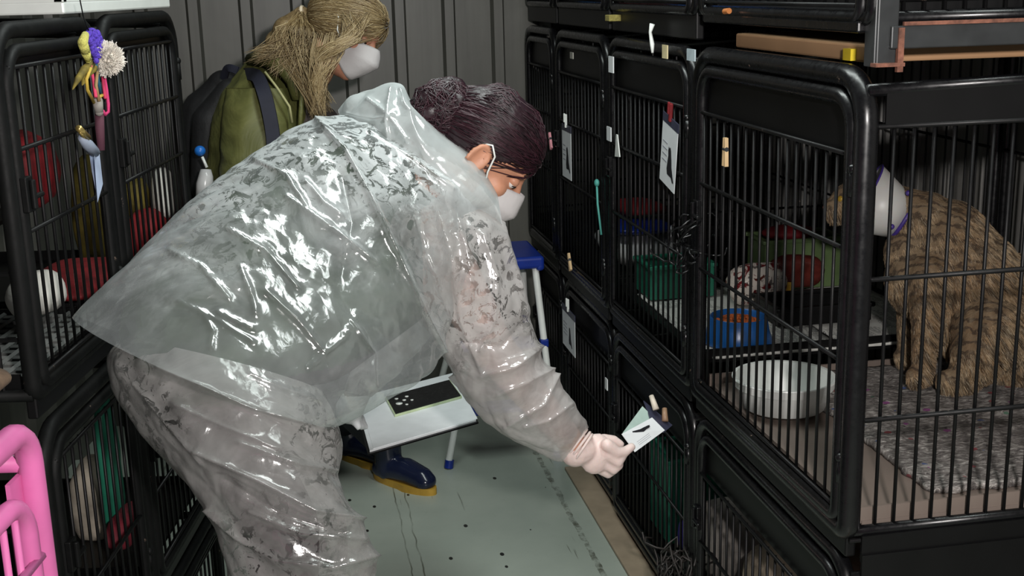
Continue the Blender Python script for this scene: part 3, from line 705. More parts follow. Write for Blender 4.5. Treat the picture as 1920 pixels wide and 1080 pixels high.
def head_prims(mb, H, ears=True):
    T = lambda x, y, z: H @ Vector((x, y, z)); R3 = H.to_3x3()
    E = lambda c, r, nu=20, nv=14: mb.sph(T(*c), r, R3, nu, nv)
    s = 1
    E((-.012, 0, .035), (.097, .075, .087), 28, 18); E((.03, 0, -.03), (.062, .058, .082)); E((.036, 0, -.082), (.044, .044, .034)); E((.066, 0, -.098), (.019, .02, .017))
    E((.070, 0, .028), (.023, .05, .013)); E((.050, .038, -.024), (.026, .022, .024)); E((.050, -.038, -.024), (.026, .022, .024))
    E((.088, 0, -.062), (.011, .024, .006)); E((.087, 0, -.071), (.010, .02, .006))
    k = R3.col[0].length
    mb.tube([T(.084, 0, .018), T(.096, 0, -.004), T(.107, 0, -.030)], [.009*k, .010*k, .012*k], 10); E((.105, 0, -.033), (.013, .013, .010))
    for q in (-1, 1): E((.094, q*.012, -.036), (.010, .008, .008))
    for q in (-1, 1) if ears else ():
        cx, cy, cz = -.014, q*.081, -.010
        pts = []
        for j in range(11):
            a = math.radians(-60+j*27); pts.append(T(cx-.004+.018*math.cos(a)-.004*math.sin(a)*0, cy+q*.007*(1-math.cos(a))*.7, cz+.031*math.sin(a)+.002))
        mb.tube(pts, .0052*k, 8, False); E((cx-.004, cy-q*.003, cz), (.014, .005, .024)); E((cx+.004, cy, cz-.028), (.008, .005, .009)); E((cx+.002, cy-q*.01, cz), (.014, .01, .02))
def hair_cap(H, zt, rad, cen, name, mat, parent, off, thick=.006, nu=96, nv=64, ear=None):
    mb = MB(); vs = []; keep = []
    for i in range(nv+1):
        th = math.pi*i/nv
        for k in range(nu):
            ph = 2*math.pi*k/nu; d = Vector((math.sin(th)*math.cos(ph), math.sin(th)*math.sin(ph), math.cos(th)))
            g = 1+.012*noise.noise(Vector((d.y*14, d.z*3, d.x*3)))+.012*noise.noise(Vector((d.y*34, d.z*6, d.x*6)))
            vs.append(H @ (Vector(cen)+Vector((d.x*rad[0], d.y*rad[1], d.z*rad[2]))*g))
    fs = []
    for i in range(nv):
        for k in range(nu):
            th = math.pi*(i+.5)/nv; ph = 2*math.pi*(k+.5)/nu; d = Vector((math.sin(th)*math.cos(ph), math.sin(th)*math.sin(ph), math.cos(th)))
            if ear and math.hypot((cen[0]+d.x*rad[0]-ear[0])/ear[2], (cen[2]+d.z*rad[2]-ear[1])/ear[3]) < 1: continue
            if d.z > zt(d.x)+.05*noise.noise(Vector((d.x*9, d.y*9, 5))): fs.append((i*nu+k, (i+1)*nu+k, (i+1)*nu+(k+1) % nu, i*nu+(k+1) % nu))
    mb.add(vs, fs); o = mb.build(name, mat, parent, True, off=off)
    md = o.modifiers.new('sol', 'SOLIDIFY'); md.thickness = thick; md.offset = -1; return o
def hair_mat(name, dark, mid, light, sx=(60, 60, 4)):
    m = Mat(name); n1 = m.noise(m.coord(sx), 1.2, 4, .65); n2 = m.noise(m.coord(), 8, 2)
    m.set(Base_Color=m.ramp(n1, [(.3, srgb(*dark)), (.55, srgb(*mid)), (.8, srgb(*light))]), Roughness=.42, Normal=m.bump(n1, .5, .006)); return m.m
def strand_mat(name, cols, rough=.4):
    m = Mat(name); g = m.n('ShaderNodeNewGeometry'); m.set(Base_Color=m.ramp(g.outputs['Random Per Island'], [(i/(len(cols)-1), srgb(*c)) for i, c in enumerate(cols)]), Roughness=rough); return m.m
def eyes(H, parent, off):
    for q in (-1, 1):
        m = MB(); m.sph(H @ Vector((.0705, q*.031, .004)), .0118, H.to_3x3(), 16, 12); e = m.build('eye', EYEW, parent, True, off=off)
        m = MB(); m.sph(H @ Vector((.0785, q*.031, .0005)), .0052, H.to_3x3(), 12, 8); m.build('iris', EYED, e, True, off=off)
        m = MB(); m.sph(H @ Vector((.0705, q*.031, .0085)), (.0135, .0150, .0115), H.to_3x3(), 16, 12); m.build('eyelid', SKIN, e, True, off=off)
        m = MB(); m.tube([H @ Vector((.0835-abs(t)*.010, q*.031+t*.016, .0015-abs(t)*.002)) for t in (-1, -.5, 0, .5, 1)], [.0008, .0014, .0016, .0014, .0008], 6); m.build('lashes', LASH, e, True, off=off)
        m = MB(); m.tube([H @ Vector((.087-abs(t)*.012, q*.033+t*.022, .035-abs(t)*.004)) for t in (-1, -.5, 0, .5, 1)], [.001, .003, .0035, .003, .001], 6); m.build('eyebrow', LASH, parent, True, off=off)
EYEW = plain('eye_white', (220, 215, 210), .2, 0, .02); EYED = plain('eye_dark', (40, 28, 20), .15); LASH = plain('dark_lash', (48, 30, 24), .7)
MASKM = Mat('white_mask_fabric'); MASKM.set(Base_Color=srgb(206, 202, 202), Roughness=.8, Normal=MASKM.bump(MASKM.noise(MASKM.coord(), 35, 3), .25, .006)); MASKM = MASKM.m
def face_mask(H, parent, off, z0=.0, z1=-.115, out=.03):
    mb = MB(); vs = []; fs = []; a, b = 18, 24
    for i in range(a+1):
        v = i/a
        for k in range(b+1):
            t = -1+2*k/b; at = abs(t); wv = .058+.010*math.sin(math.pi*v)
            xc = (.112*(1-v)+.080*v)+out*(min(v/.38, (1-v)/.62))**.8; xs = .022
            z = z0+(z1-z0)*v - .030*at*(1-v)*at + .045*v*at*at
            pr = (1-at**1.55)
            cr = .0022*noise.noise(Vector((v*6, t*4, 2)))+.0018*ridge(Vector((v*3, t*7, 5)))
            vs.append(H @ Vector((xs+(xc-xs)*pr+cr, wv*math.copysign(at**.8, t), z)))
    for i in range(a):
        for k in range(b): fs.append((i*(b+1)+k, i*(b+1)+k+1, (i+1)*(b+1)+k+1, (i+1)*(b+1)+k))
    mb.add(vs, fs); o = mb.build('face_mask', MASKM, parent, True, off=off); md = o.modifiers.new('s', 'SOLIDIFY'); md.thickness = .002
    for q in (-1, 1):
        m = MB(); m.tube([H @ Vector((.028, q*.071, z0-.03)), H @ Vector((.014, q*.082, -.012)), H @ Vector((.002, q*.091, .018)), H @ Vector((-.016, q*.092, .030)), H @ Vector((-.03, q*.084, .02))], .0020, 6); m.build('ear_strap', WHITE, o, True, off=off)
    return o

# ---- head frames
def frame(fv, uv, c, s):
    f_ = fv.normalized(); u_ = (uv-f_*uv.dot(f_)).normalized(); l_ = u_.cross(f_)
    m = Matrix((f_*s, l_*s, u_*s)).transposed().to_4x4(); m.translation = c; return m
HA = frame(RT*.70-UP*.66+fw*.26, RT*.68+UP*.70-fw*.10, W(905, 292, 2.49), 1.06)
HB = frame(RT*.80-UP*.50-fw*.22, RT*.48+UP*.85, W(648, 62, 3.72), 1.10)

# ---- person in the raincoat
RA = root('person', (W(420, 700, 2.2).x, W(420, 700, 2.2).y, 0), 'person bending forward in a clear plastic raincoat and gloves, masked', 'person'); oa = RA.location.copy()
mb = MB(); head_prims(mb, HA)
ck = HA @ Vector((-.03, 0, -.07))
pel, wai, che, uch = W(345, 615, 2.22), W(460, 482, 2.32), W(605, 378, 2.43), W(745, 358, 2.50)
mb.limb([pel, wai, che, uch], [.118, .120, .132, .110]); mb.limb([uch, W(850, 345, 2.50), ck], [.075, .058, .055])
mb.limb([W(425, 655, 2.25), W(590, 610, 2.37), W(735, 520, 2.47)], [.095, .115, .105])
nsh, fsh = W(800, 425, 2.42), W(825, 410, 2.70)
elb, wri = W(925, 655, 2.50), W(1082, 842, 2.665)
mb.limb([uch, nsh], [.09, .068]); mb.limb([nsh, elb, wri], [.062, .046, .029]); mb.limb([uch, fsh], [.09, .066])
felb, fwri = W(775, 590, 2.78), W(672, 735, 2.80); mb.limb([fsh, felb, fwri, W(655, 768, 2.80)], [.056, .044, .03, .034])
for t in range(4): mb.limb([W(655+5*t, 772, 2.79+.014*t), W(672+4*t, 800, 2.79+.014*t)], [.010, .009])
nk, fk = W(535, 985, 2.14), W(570, 960, 2.40)
na = Vector((nk.x-.04, nk.y+.10, .09)); fa = Vector((fk.x-.05, fk.y+.10, .09))
for hip, kn, an in ((W(400, 745, 2.17), nk, na), (W(395, 730, 2.30), fk, fa)):
    mb.limb([hip, kn, an], [.078, .060, .042]); mb.limb([an, an+Vector((.15, .05, -.05))], [.04, .032])
# hand
HWd = [((1082, 842), 2.665), ((1108, 850), 2.68)]
mb.limb([wri, W(1098, 848, 2.68)], [.026, .024])
SHIRT = plain('dark_green_grey_shirt', (58, 70, 56), .85, 0, .35, 12); UPANTS = plain('grey_trousers', (64, 60, 60), .85, 0, .2, 10)
armv = (wri-nsh)
def asg(c, n_):
    lc = HA.inverted() @ c
    if lc.length < .155: return 0
    if (c-fwri).length < .12 and c.z < fwri.z: return 3
    tt = max(0, min(1, (c-elb).dot(wri-elb)/(wri-elb).length_squared)); 
    if (c-(elb+(wri-elb)*tt)).length < .11: return 4 if tt < .86 else 0
    if (c-elb).length < .34 and (c-(nsh+elb)/2).length < .5 and c.dot(RT) > W(800, 480, 2.5).dot(RT): return 4
    if c.z < pel.z-.10: return 2
    return 1
body = remesh(mb, 'body', .006, 3, [SKIN, SHIRT, UPANTS, PAPER, plain('pale_pink_sleeve', (196, 170, 164), .8, 0, .2, 20)], RA, oa, asg, .5)
eyes(HA, RA, oa); face_mask(HA, RA, oa)
# hair
HAIRA = hair_mat('burgundy_hair', (22, 12, 16), (38, 20, 27), (56, 30, 38), (40, 40, 40))
hc = hair_cap(HA, lambda x: .52*max(0, (x-.3)/.7)**1.1-.20+(.5*(x-.3) if x < .3 else 0)+(.14 if x > .42 else 0), (.106, .084, .096), (-.012, 0, .036), 'hair', HAIRA, RA, oa, ear=(-.014, -.012, .026, .036))
bunc = W(832, 205, 2.46); mb = MB()
rnd = random.Random(3)
for i in range(34):
    d = Vector((rnd.gauss(0, 1), rnd.gauss(0, 1), rnd.gauss(0, 1))).normalized(); mb.sph(bunc+Vector((d.x*.052, d.y*.045, d.z*.045)), rnd.uniform(.014, .024), nu=8, nv=6)
mb.sph(bunc, .05)
for (x, y, r_) in ((855, 165, .022), (845, 160, .02), (790, 190, .018), (800, 235, .026), (835, 255, .03), (868, 240, .03), (862, 280, .02)): mb.sph(W(x, y, 2.46), r_)
bun = remesh(mb, 'hair_bun', .005, 2, HAIRA, RA, oa)
mb = MB()
for i in range(1100):
    q = -1 if i % 3 else 1
    a = rnd.uniform(-.25, 1.0); st = Vector((a, q*math.sqrt(max(0, 1-a*a))*rnd.uniform(.1, 1), 0)); st.z = 0
    zmin = (.52*max(0, (a-.3)/.7)**1.1-.06) if a > .42 else (.0 if a > -.3 else -.3)
    zd = min(.97, zmin+rnd.uniform(.06, .4)); hh = math.hypot(st.x, st.y) or 1; st = Vector((st.x/hh*math.sqrt(1-zd*zd), st.y/hh*math.sqrt(1-zd*zd), zd)); en = (HA.inverted() @ bunc); en = Vector(((en.x+.012)/.106, en.y/.084, (en.z-.036)/.096)).normalized()
    en = (en+Vector((rnd.uniform(-.2, .2), rnd.uniform(-.25, .25), rnd.uniform(-.2, .2)))).normalized(); pts = []
    lift = 1.0+abs(rnd.gauss(0, .018))
    for k in range(7):
        d = st.lerp(en, k/6).normalized(); g = lift+(.02*math.sin(math.pi*k/6)); pts.append(HA @ (Vector((-.012, 0, .036))+Vector((d.x*.107, d.y*.085, d.z*.097))*g))
    mb.tube(pts, [.0005, .0011, .0012, .0012, .0012, .0011, .0008], 3, cap=False)
for i in range(600):    # curls on the bun
    d = Vector((rnd.gauss(0, 1), rnd.gauss(0, 1), rnd.gauss(0, 1))).normalized(); t = d.orthogonal().normalized(); t = Matrix.Rotation(rnd.uniform(0, 6.28), 3, d) @ t; pts = []
    for k in range(6):
        dd = (Matrix.Rotation(k*.28, 3, t) @ d); rr = .066+.008*noise.noise(dd*4)+rnd.uniform(-.001, .003); pts.append(bunc+Vector((dd.x*rr, dd.y*rr*.9, dd.z*rr*.9)))
    mb.tube(pts, .0012, 3, cap=False)
o = mb.build('hair_strands', strand_mat('burgundy_strands', [(20, 11, 15), (40, 22, 30), (62, 32, 42), (30, 17, 22)]), hc, True, off=oa); o['kind'] = 'stuff'

# ---- clear plastic raincoat
def plastic(name, tint=(.62, .66, .66), lo=.25, hi=.7, spots=.60, seed=0.0, fine=1.0, rough=.17, fd=None, sz=None):
    m = Mat(name); tc = m.coord(); mp = m.n('ShaderNodeMapping'); m.l(tc, mp.inputs[0]); mp.inputs['Location'].default_value = (seed, seed*.7, 0); co = mp.outputs[0]
    nz = m.noise(co, 5, 5, .65, .8); rg = m.noise(co, 7, 5, .6, .6, True); fi = m.noise(co, 42, 4, .6, 1.2)
    wp = m.n('ShaderNodeVectorMath'); wp.operation = 'ADD'; wn = m.n('ShaderNodeTexNoise'); wn.inputs['Scale'].default_value = 6; m.l(co, wn.inputs['Vector'])
    sc = m.n('ShaderNodeVectorMath'); sc.operation = 'SCALE'; sc.inputs['Scale'].default_value = .16; m.l(wn.outputs['Color'], sc.inputs[0]); m.l(co, wp.inputs[0]); m.l(sc.outputs[0], wp.inputs[1])
    vo = m.n('ShaderNodeTexVoronoi', feature='F1'); vo.inputs['Scale'].default_value = 15; m.l(wp.outputs[0], vo.inputs['Vector'])
    vo2 = m.n('ShaderNodeTexVoronoi', feature='F1'); vo2.inputs['Scale'].default_value = 37; m.l(wp.outputs[0], vo2.inputs['Vector'])
    cl = m.noise(co, 30, 5, .7, 1.2); clg = m.noise(co, 3.6, 3, .5)
    lw = m.n('ShaderNodeLayerWeight'); lw.inputs['Blend'].default_value = .35
    A = m.ramp(nz, [(.32, lo), (.68, hi)])
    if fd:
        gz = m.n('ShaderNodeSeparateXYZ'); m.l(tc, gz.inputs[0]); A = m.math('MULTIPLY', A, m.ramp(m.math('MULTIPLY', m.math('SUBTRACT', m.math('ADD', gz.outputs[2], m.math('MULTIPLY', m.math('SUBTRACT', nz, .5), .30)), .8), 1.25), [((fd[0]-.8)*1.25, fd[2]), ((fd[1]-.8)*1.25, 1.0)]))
    spot = m.math('MULTIPLY', m.ramp(cl, [(spots-.015, 0), (spots+.015, 1)]), m.ramp(clg, [(.49, 0), (.57, 1)]))
    if sz:
        gz2 = m.n('ShaderNodeSeparateXYZ'); m.l(tc, gz2.inputs[0]); zz = m.math('ADD', gz2.outputs[2], m.math('MULTIPLY', m.math('SUBTRACT', clg, .5), .5))
        spot = m.math('MULTIPLY', m.ramp(cl, [(spots-.015, 0), (spots+.015, 1)]), m.ramp(m.math('MULTIPLY', m.math('SUBTRACT', zz, .8), 1.25), [((sz[0]-.8)*1.25, 0), ((sz[1]-.8)*1.25, 1)]))
    A = m.math('MULTIPLY', A, m.math('SUBTRACT', 1.0, m.math('MULTIPLY', spot, .95)))
    A2 = m.n('ShaderNodeMath'); A2.operation = 'ADD'; A2.use_clamp = True; m.l(A, A2.inputs[0]); m.l(m.math('MULTIPLY', lw.outputs['Facing'], .30), A2.inputs[1])
    b0 = m.bump(vo.outputs['Distance'], .28*fine, .012); b1 = m.bump(vo2.outputs['Distance'], .24*fine, .006, b0); b2 = m.bump(fi, .16*fine, .005, b1)
    df = m.n('ShaderNodeBsdfDiffuse'); df.inputs[0].default_value = tint+(1,); m.l(b0, df.inputs['Normal'])
    tl = m.n('ShaderNodeBsdfTranslucent'); tl.inputs[0].default_value = tuple(x*.9 for x in tint)+(1,)
    mx0 = m.n('ShaderNodeMixShader'); mx0.inputs[0].default_value = .25; m.l(df.outputs[0], mx0.inputs[1]); m.l(tl.outputs[0], mx0.inputs[2])
    tr = m.n('ShaderNodeBsdfTransparent'); tr.inputs[0].default_value = (.93, .95, .94, 1)
    mx1 = m.n('ShaderNodeMixShader'); m.l(A2.outputs[0], mx1.inputs[0]); m.l(tr.outputs[0], mx1.inputs[1]); m.l(mx0.outputs[0], mx1.inputs[2])
    gl = m.n('ShaderNodeBsdfGlossy'); gl.inputs['Roughness'].default_value = rough; m.l(b2, gl.inputs['Normal'])
    fr = m.n('ShaderNodeFresnel'); fr.inputs[0].default_value = 1.5; m.l(b2, fr.inputs['Normal'])
    f2 = m.math('MINIMUM', m.math('ADD', m.math('MULTIPLY', fr.outputs[0], .9), .05), .24)
    mx2 = m.n('ShaderNodeMixShader'); m.l(f2, mx2.inputs[0]); m.l(mx1.outputs[0], mx2.inputs[1]); m.l(gl.outputs[0], mx2.inputs[2])
    m.l(mx2.outputs[0], m.out.inputs[0]); return m.m
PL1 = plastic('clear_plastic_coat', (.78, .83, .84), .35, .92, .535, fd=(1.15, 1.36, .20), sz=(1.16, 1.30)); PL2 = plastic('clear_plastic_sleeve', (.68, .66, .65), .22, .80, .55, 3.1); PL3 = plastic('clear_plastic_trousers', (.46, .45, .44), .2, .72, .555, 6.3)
PLH = plastic('clear_plastic_hood', (.68, .73, .73), .5, .85, .75, 1.7, .8)
def toimg(p):
    v = p-CAMP; d = v.dot(fw); return 960+FPX*v.dot(RT)/d, 540-FPX*v.dot(UP)/d
def creasefn(lines):
    segs = []
    for amp, sg, pts in lines:
        for i in range(len(pts)-1): segs.append((amp, sg, pts[i], pts[i+1], i == 0, i == len(pts)-2))
    P0 = np.array([s_[2] for s_ in segs], float); P1 = np.array([s_[3] for s_ in segs], float); am = np.array([s_[0] for s_ in segs]); sg = np.array([s_[1] for s_ in segs], float); dv = P1-P0; L2 = (dv**2).sum(1)
    def f(V):
        v = V-np.array(CAMP); d = v@np.array(fw); q = np.stack([960+FPX*(v@np.array(RT))/d, 540-FPX*(v@np.array(UP))/d], 1); best = np.zeros(len(V))
        for i in range(len(segs)):
            t = np.clip(((q-P0[i])*dv[i]).sum(1)/L2[i], 0, 1); dd = np.hypot(*((P0[i]+dv[i]*t[:, None])-q).T); h = am[i]*np.exp(-dd/sg[i]); m_ = np.abs(h) > np.abs(best); best[m_] = h[m_]
        return best
    return f
fd1 = (-RT*.80-UP*.55).normalized()
CR1 = creasefn([(.018, 6, [(600, 228), (655, 285), (700, 370), (745, 470), (795, 580), (838, 665)]), (.012, 5, [(540, 370), (600, 410), (650, 445), (705, 490)]), (.010, 5, [(575, 340), (610, 380), (640, 400)]),
  (.010, 4, [(335, 565), (395, 592), (475, 640)]), (.010, 4, [(452, 500), (470, 545), (480, 585)]), (.010, 5, [(500, 545), (560, 600), (605, 655)]), (.010, 4, [(668, 590), (645, 630), (608, 662), (580, 690)]),
  (.012, 5, [(385, 590), (400, 620), (395, 650)]), (.010, 5, [(410, 585), (450, 605), (475, 615)]), (.012, 7, [(470, 700), (540, 730), (600, 750)]), (.010, 6, [(660, 600), (700, 660), (700, 720)]),
  (.009, 4, [(430, 430), (500, 470), (560, 540)]), (.009, 4, [(320, 470), (380, 500), (430, 560)]), (.010, 5, [(480, 300), (540, 330), (575, 385)]), (-.010, 7, [(640, 330), (660, 420), (640, 520)]), (.012, 6, [(700, 250), (780, 300), (850, 350)])])
def fold(q): return abs(noise.noise(q))
def d_torso(u, th, p):
    q = stretch(p, fd1, .72); e = min(1, u*5)
    h = .020*(fold(q*6)-.2)+.011*(fold(q*14+Vector((3, 1, 7)))-.2)+.006*(fold(p*22)-.2)
    return h*(.25+.75*e)
tors = [((142, 592), (634, 797), 2.19, .20), ((250, 482), (690, 770), 2.24, .20), ((350, 388), (765, 722), 2.30, .20), ((440, 316), (812, 685), 2.36, .20),
        ((530, 258), (845, 610), 2.41, .20), ((612, 222), (880, 520), 2.46, .20), ((690, 222), (915, 455), 2.49, .18), ((765, 250), (930, 415), 2.50, .15), ((835, 285), (938, 400), 2.505, .115)]
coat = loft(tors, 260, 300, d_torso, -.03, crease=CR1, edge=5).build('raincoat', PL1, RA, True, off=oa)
ad = (W(1080, 845, 2.66)-W(800, 400, 2.45)).normalized()
CR2 = creasefn([(.012, 5, [(815, 380), (845, 470), (865, 600), (905, 700)]), (.012, 5, [(905, 440), (930, 520), (925, 600), (900, 660)]), (.010, 4, [(850, 380), (878, 480), (886, 560)]), (.014, 6, [(1015, 648), (965, 690), (905, 705)]), (.012, 6, [(1045, 700), (1020, 760), (950, 800)]),
  (.010, 4, [(780, 400), (800, 480), (850, 600)]), (.010, 4, [(935, 400), (955, 480), (975, 540)]), (.012, 6, [(935, 740), (985, 720), (1040, 690)]), (.010, 5, [(985, 800), (1030, 790), (1070, 760)]), (-.010, 6, [(860, 640), (940, 650), (990, 600)])])
def d_sleeve(u, th, p):
    q2 = stretch(p, ad, .80) if u < .55 else stretch(p, ad, .35)
    h = .020*(fold(q2*8)-.2)+.011*(fold(q2*18+Vector((1, 5, 2)))-.2)+.005*(fold(p*28)-.2)
    return h
slv = [((690, 335), (900, 385), 2.47, .07), ((706, 400), (935, 420), 2.45, .10), ((735, 480), (958, 478), 2.45, .105), ((772, 562), (982, 545), 2.46, .10), ((828, 670), (1003, 628), 2.49, .09),
       ((880, 752), (1020, 690), 2.52, .082), ((950, 820), (1058, 735), 2.57, .07), ((1010, 848), (1090, 780), 2.61, .058), ((1058, 862), (1103, 802), 2.645, .048)]
loft(slv, 220, 170, d_sleeve, crease=CR2).build('sleeve', PL2, coat, True, off=oa)
fsl = [((740, 350), (890, 390), 2.69, .08), ((735, 470), (880, 470), 2.74, .085), ((705, 590), (840, 590), 2.78, .07), ((660, 680), (755, 690), 2.80, .05), ((645, 735), (700, 745), 2.80, .042)]
loft(fsl, 50, 50, d_sleeve).build('sleeve', PL2, coat, True, off=oa)
CRH = creasefn([(.012, 5, [(690, 190), (725, 215), (760, 260)]), (.014, 5, [(735, 170), (722, 230), (730, 290)]), (.010, 4, [(650, 215), (700, 225), (740, 215)]), (.012, 5, [(752, 172), (760, 200), (800, 240)]), (.010, 6, [(660, 260), (760, 300), (860, 370)]), (.009, 5, [(700, 265), (800, 330), (880, 390)])])
def d_hood(u, th, p): return .018*(fold(p*9+Vector((0, 2, 4)))-.2)+.009*(fold(stretch(p, (RT*.6-UP*.8).normalized(), .7)*17)-.2)
hood = [((634, 206), (640, 232), 2.53, .03), ((660, 180), (680, 268), 2.52, .09), ((705, 166), (735, 315), 2.51, .13), ((752, 164), (790, 350), 2.50, .14), ((775, 198), (820, 372), 2.49, .14), ((825, 243), (862, 395), 2.48, .125), ((880, 282), (905, 415), 2.48, .105), ((912, 325), (935, 425), 2.48, .09), ((932, 360), (945, 440), 2.48, .075)]
loft(hood, 150, 150, d_hood, cap0=True, crease=CRH).build('hood', PLH, coat, True, off=oa)
# trousers
fd2 = (RT*.75-UP*.66).normalized()
CR3 = creasefn([(.016, 6, [(300, 690), (380, 725), (470, 765), (600, 800)]), (.020, 7, [(370, 850), (480, 900), (590, 958), (695, 972)]), (.012, 5, [(255, 720), (320, 800), (380, 870)]), (.016, 7, [(395, 960), (450, 1010), (520, 1052), (620, 1065), (700, 1040)]), (.012, 5, [(450, 830), (560, 870), (625, 880)]), (.012, 5, [(470, 960), (560, 1000), (680, 1010)]), (-.012, 8, [(420, 900), (520, 960), (640, 1000)]), (.010, 5, [(330, 760), (420, 800), (520, 840)])])
def d_leg(u, th, p):
    q = stretch(p, fd2, .75); return .024*(fold(q*6+Vector((4, 4, 4)))-.2)+.013*(fold(q*14)-.2)+.006*(fold(p*24)-.2)
zb = 2.42
leg = [((218, 640), (600, 735), 2.26, 0.176), ((207, 675), (628, 800), 2.23, 0.167), ((228, 755), (632, 850), 2.20, 0.154), ((285, 835), (632, 890), 2.17, 0.141), ((345, 905), (655, 945), 2.15, 0.128), ((398, 975), (690, 1000), 2.14, 0.123), ((420, 1050), (704, 1075), 2.14, 0.119), ((425, 1150), (690, 1170), 2.15, 0.114), ((430, 1250), (660, 1265), 2.16, 0.106), ((440, 1335), (640, 1345), 2.17, 0.097)]
tro = loft(leg, 230, 200, d_leg, -.02, crease=CR3).build('trousers', PL3, RA, True, off=oa)
leg2 = [((300, 660), (600, 760), 2.38, 0.123), ((330, 780), (615, 850), 2.40, 0.114), ((400, 900), (640, 940), 2.42, 0.106), ((450, 1000), (650, 1020), 2.44, 0.097), ((470, 1120), (640, 1140), 2.48, 0.088), ((480, 1230), (620, 1240), 2.51, 0.079)]
loft(leg2, 60, 60, d_leg).build('trouser_leg', PL3, tro, True, off=oa)
# boots of this person (below the frame)
for an in (na, fa):
    m = MB(); m.limb([an+Vector((0, 0, .1)), an, an+Vector((.02, 0, -.04)), an+Vector((.17, .05, -.045))], [.055, .055, .045, .042]); m.build('boot', plain('navy_rubber', (26, 32, 52), .25), RA, True, off=oa)
# glove on the tag hand
GLOVE = Mat('white_latex'); GLOVE.set(Base_Color=srgb(228, 206, 200), Roughness=.45, Normal=GLOVE.bump(GLOVE.noise(GLOVE.coord((1, 1, 1)), 60, 3), .35, .004)); GLOVE.p.inputs['Subsurface Weight'].default_value = .1; GLOVE = GLOVE.m
mb = MB(); gd = 2.66
axh = (W(1150, 862, 2.70)-W(1085, 848, 2.66)).normalized(); dn = -UP; pm = Matrix((axh, (dn-axh*dn.dot(axh)).normalized(), axh.cross((dn-axh*dn.dot(axh)).normalized()))).transposed()
mb.sph(W(1117, 851, 2.685), (.040, .046, .024), pm); mb.sph(W(1098, 845, 2.675), (.032, .036, .024), pm)
mb.limb([W(1090, 843, 2.67), W(1078, 846, 2.662)], [.034, .035])
fing = [([(1138, 834), (1156, 848), (1170, 848), (1184, 838)], [.0145, .0125, .0115, .0095], 2.66, .012), ([(1140, 852), (1158, 866), (1166, 856), (1168, 846)], [.0145, .0125, .011, .009], 2.675, .006),
        ([(1136, 868), (1150, 880), (1160, 872), (1160, 858)], [.014, .012, .011, .009], 2.69, 0.0), ([(1124, 878), (1140, 888), (1150, 882), (1150, 868)], [.013, .011, .010, .008], 2.705, .0)]
for pts, rs, d0, dd in fing: mb.limb([W(x, y, d0+dd*i) for i, (x, y) in enumerate(pts)], rs)
mb.limb([W(1108, 832, 2.70), W(1132, 824, 2.72), W(1150, 826, 2.73), W(1163, 833, 2.735)], [.018, .013, .012, .0095])
remesh(mb, 'glove', .0035, 2, GLOVE, RA, oa, smf=.4)
m = MB()
for k, (a, b) in enumerate((((1063, 857), (1100, 806)), ((1068, 862), (1106, 811)), ((1074, 868), (1110, 815)))):
    c0, e0 = W(a[0], a[1], 2.66), W(b[0], b[1], 2.66); cc = (c0+e0)/2; ax = (e0-c0)/2; dv = ray(1085, 835).normalized()*.036
    m.tube([cc+ax*math.cos(t*math.pi/12)+dv*math.sin(t*math.pi/12) for t in range(24)], .0034, 7, True)
m.build('glove_cuff', GLOVE, RA, True, off=oa)

# ---- clipboard, phone and the tag in hand
cz = .60; cq = [onz(655, 797, cz), onz(690, 850, cz), onz(897, 790, cz), onz(848, 700, cz)]
cq[0] = cq[1]+(cq[3]-cq[2])
R = root('clipboard', (cq[0]+cq[2])/2, 'clipboard with white sheets held flat below the raincoat', 'clipboard'); ro = R.location.copy()
def slab(q, z0, z1): return MB().hexa([Vector((p.x, p.y, p.z+z0)) for p in q], [Vector((p.x, p.y, p.z+z1)) for p in q])
slab(cq, -.006, -.002).build('board', BLK, R, off=ro)
mid = (cq[0]+cq[2])/2
pq = [mid+(p-mid)*.965 for p in cq]; slab(pq, -.0015, .003).build('paper_sheet', PAPER, R, off=ro)
pq2 = [mid+(p-mid)*.95+Vector((.006, .004, 0)) for p in cq]; slab(pq2, .003, .0045).build('paper_sheet', PAPER, R, off=ro)
ph = [onz(722, 744, cz+.012), onz(740, 777, cz+.012), onz(866, 742, cz+.012), onz(846, 712, cz+.012)]; ph[3] = ph[0]+(ph[2]-ph[1])
R = root('phone', (ph[0]+ph[2])/2-Vector((0, 0, .006)), 'black phone in a pale case lying on the clipboard', 'phone'); ro = R.location.copy(); mid = (ph[0]+ph[2])/2
slab(ph, -.007, -.001).build('case', plain('pale_yellow_case', (190, 205, 165), .35), R, off=ro)
slab([mid+(p-mid)*.97 for p in ph], -.001, .001).build('back_glass', BLK, R, off=ro)
e1 = (ph[2]-ph[1]); e2 = (ph[0]-ph[1])
for a, b, r_ in ((.13, .45, .009), (.13, .72, .005), (.22, .55, .005), (.22, .3, .004), (.28, .7, .005), (.32, .45, .004)):
    c = ph[1]+e1*a+e2*b; m = MB(); m.lathe([(0, .0015), (r_, .0012), (r_, 0)], (c.x, c.y, c.z+.001), 12); m.build('lens', plain('lens_glint', (215, 220, 215), .2), R, True, off=ro)
def cardquad(R, pts, name, mat, t, ro):
    n_ = (pts[1]-pts[0]).cross(pts[3]-pts[0]).normalized()*t; return MB().hexa(pts, [p+n_ for p in pts]).build(name, mat, R, off=ro)
R = root('cage_tag', W(1205, 806, 2.76), 'white tag with black cat held by the gloved fingers', 'tag', 'white cat tags on the cages'); ro = R.location.copy()
K = lambda x, y, d: W(x, y, d)
fr_ = [K(1165, 814, 2.735), K(1190, 848, 2.735), K(1246, 807, 2.80), K(1222, 783, 2.81)]; cardquad(R, fr_, 'card', PAPER, .0012, ro)
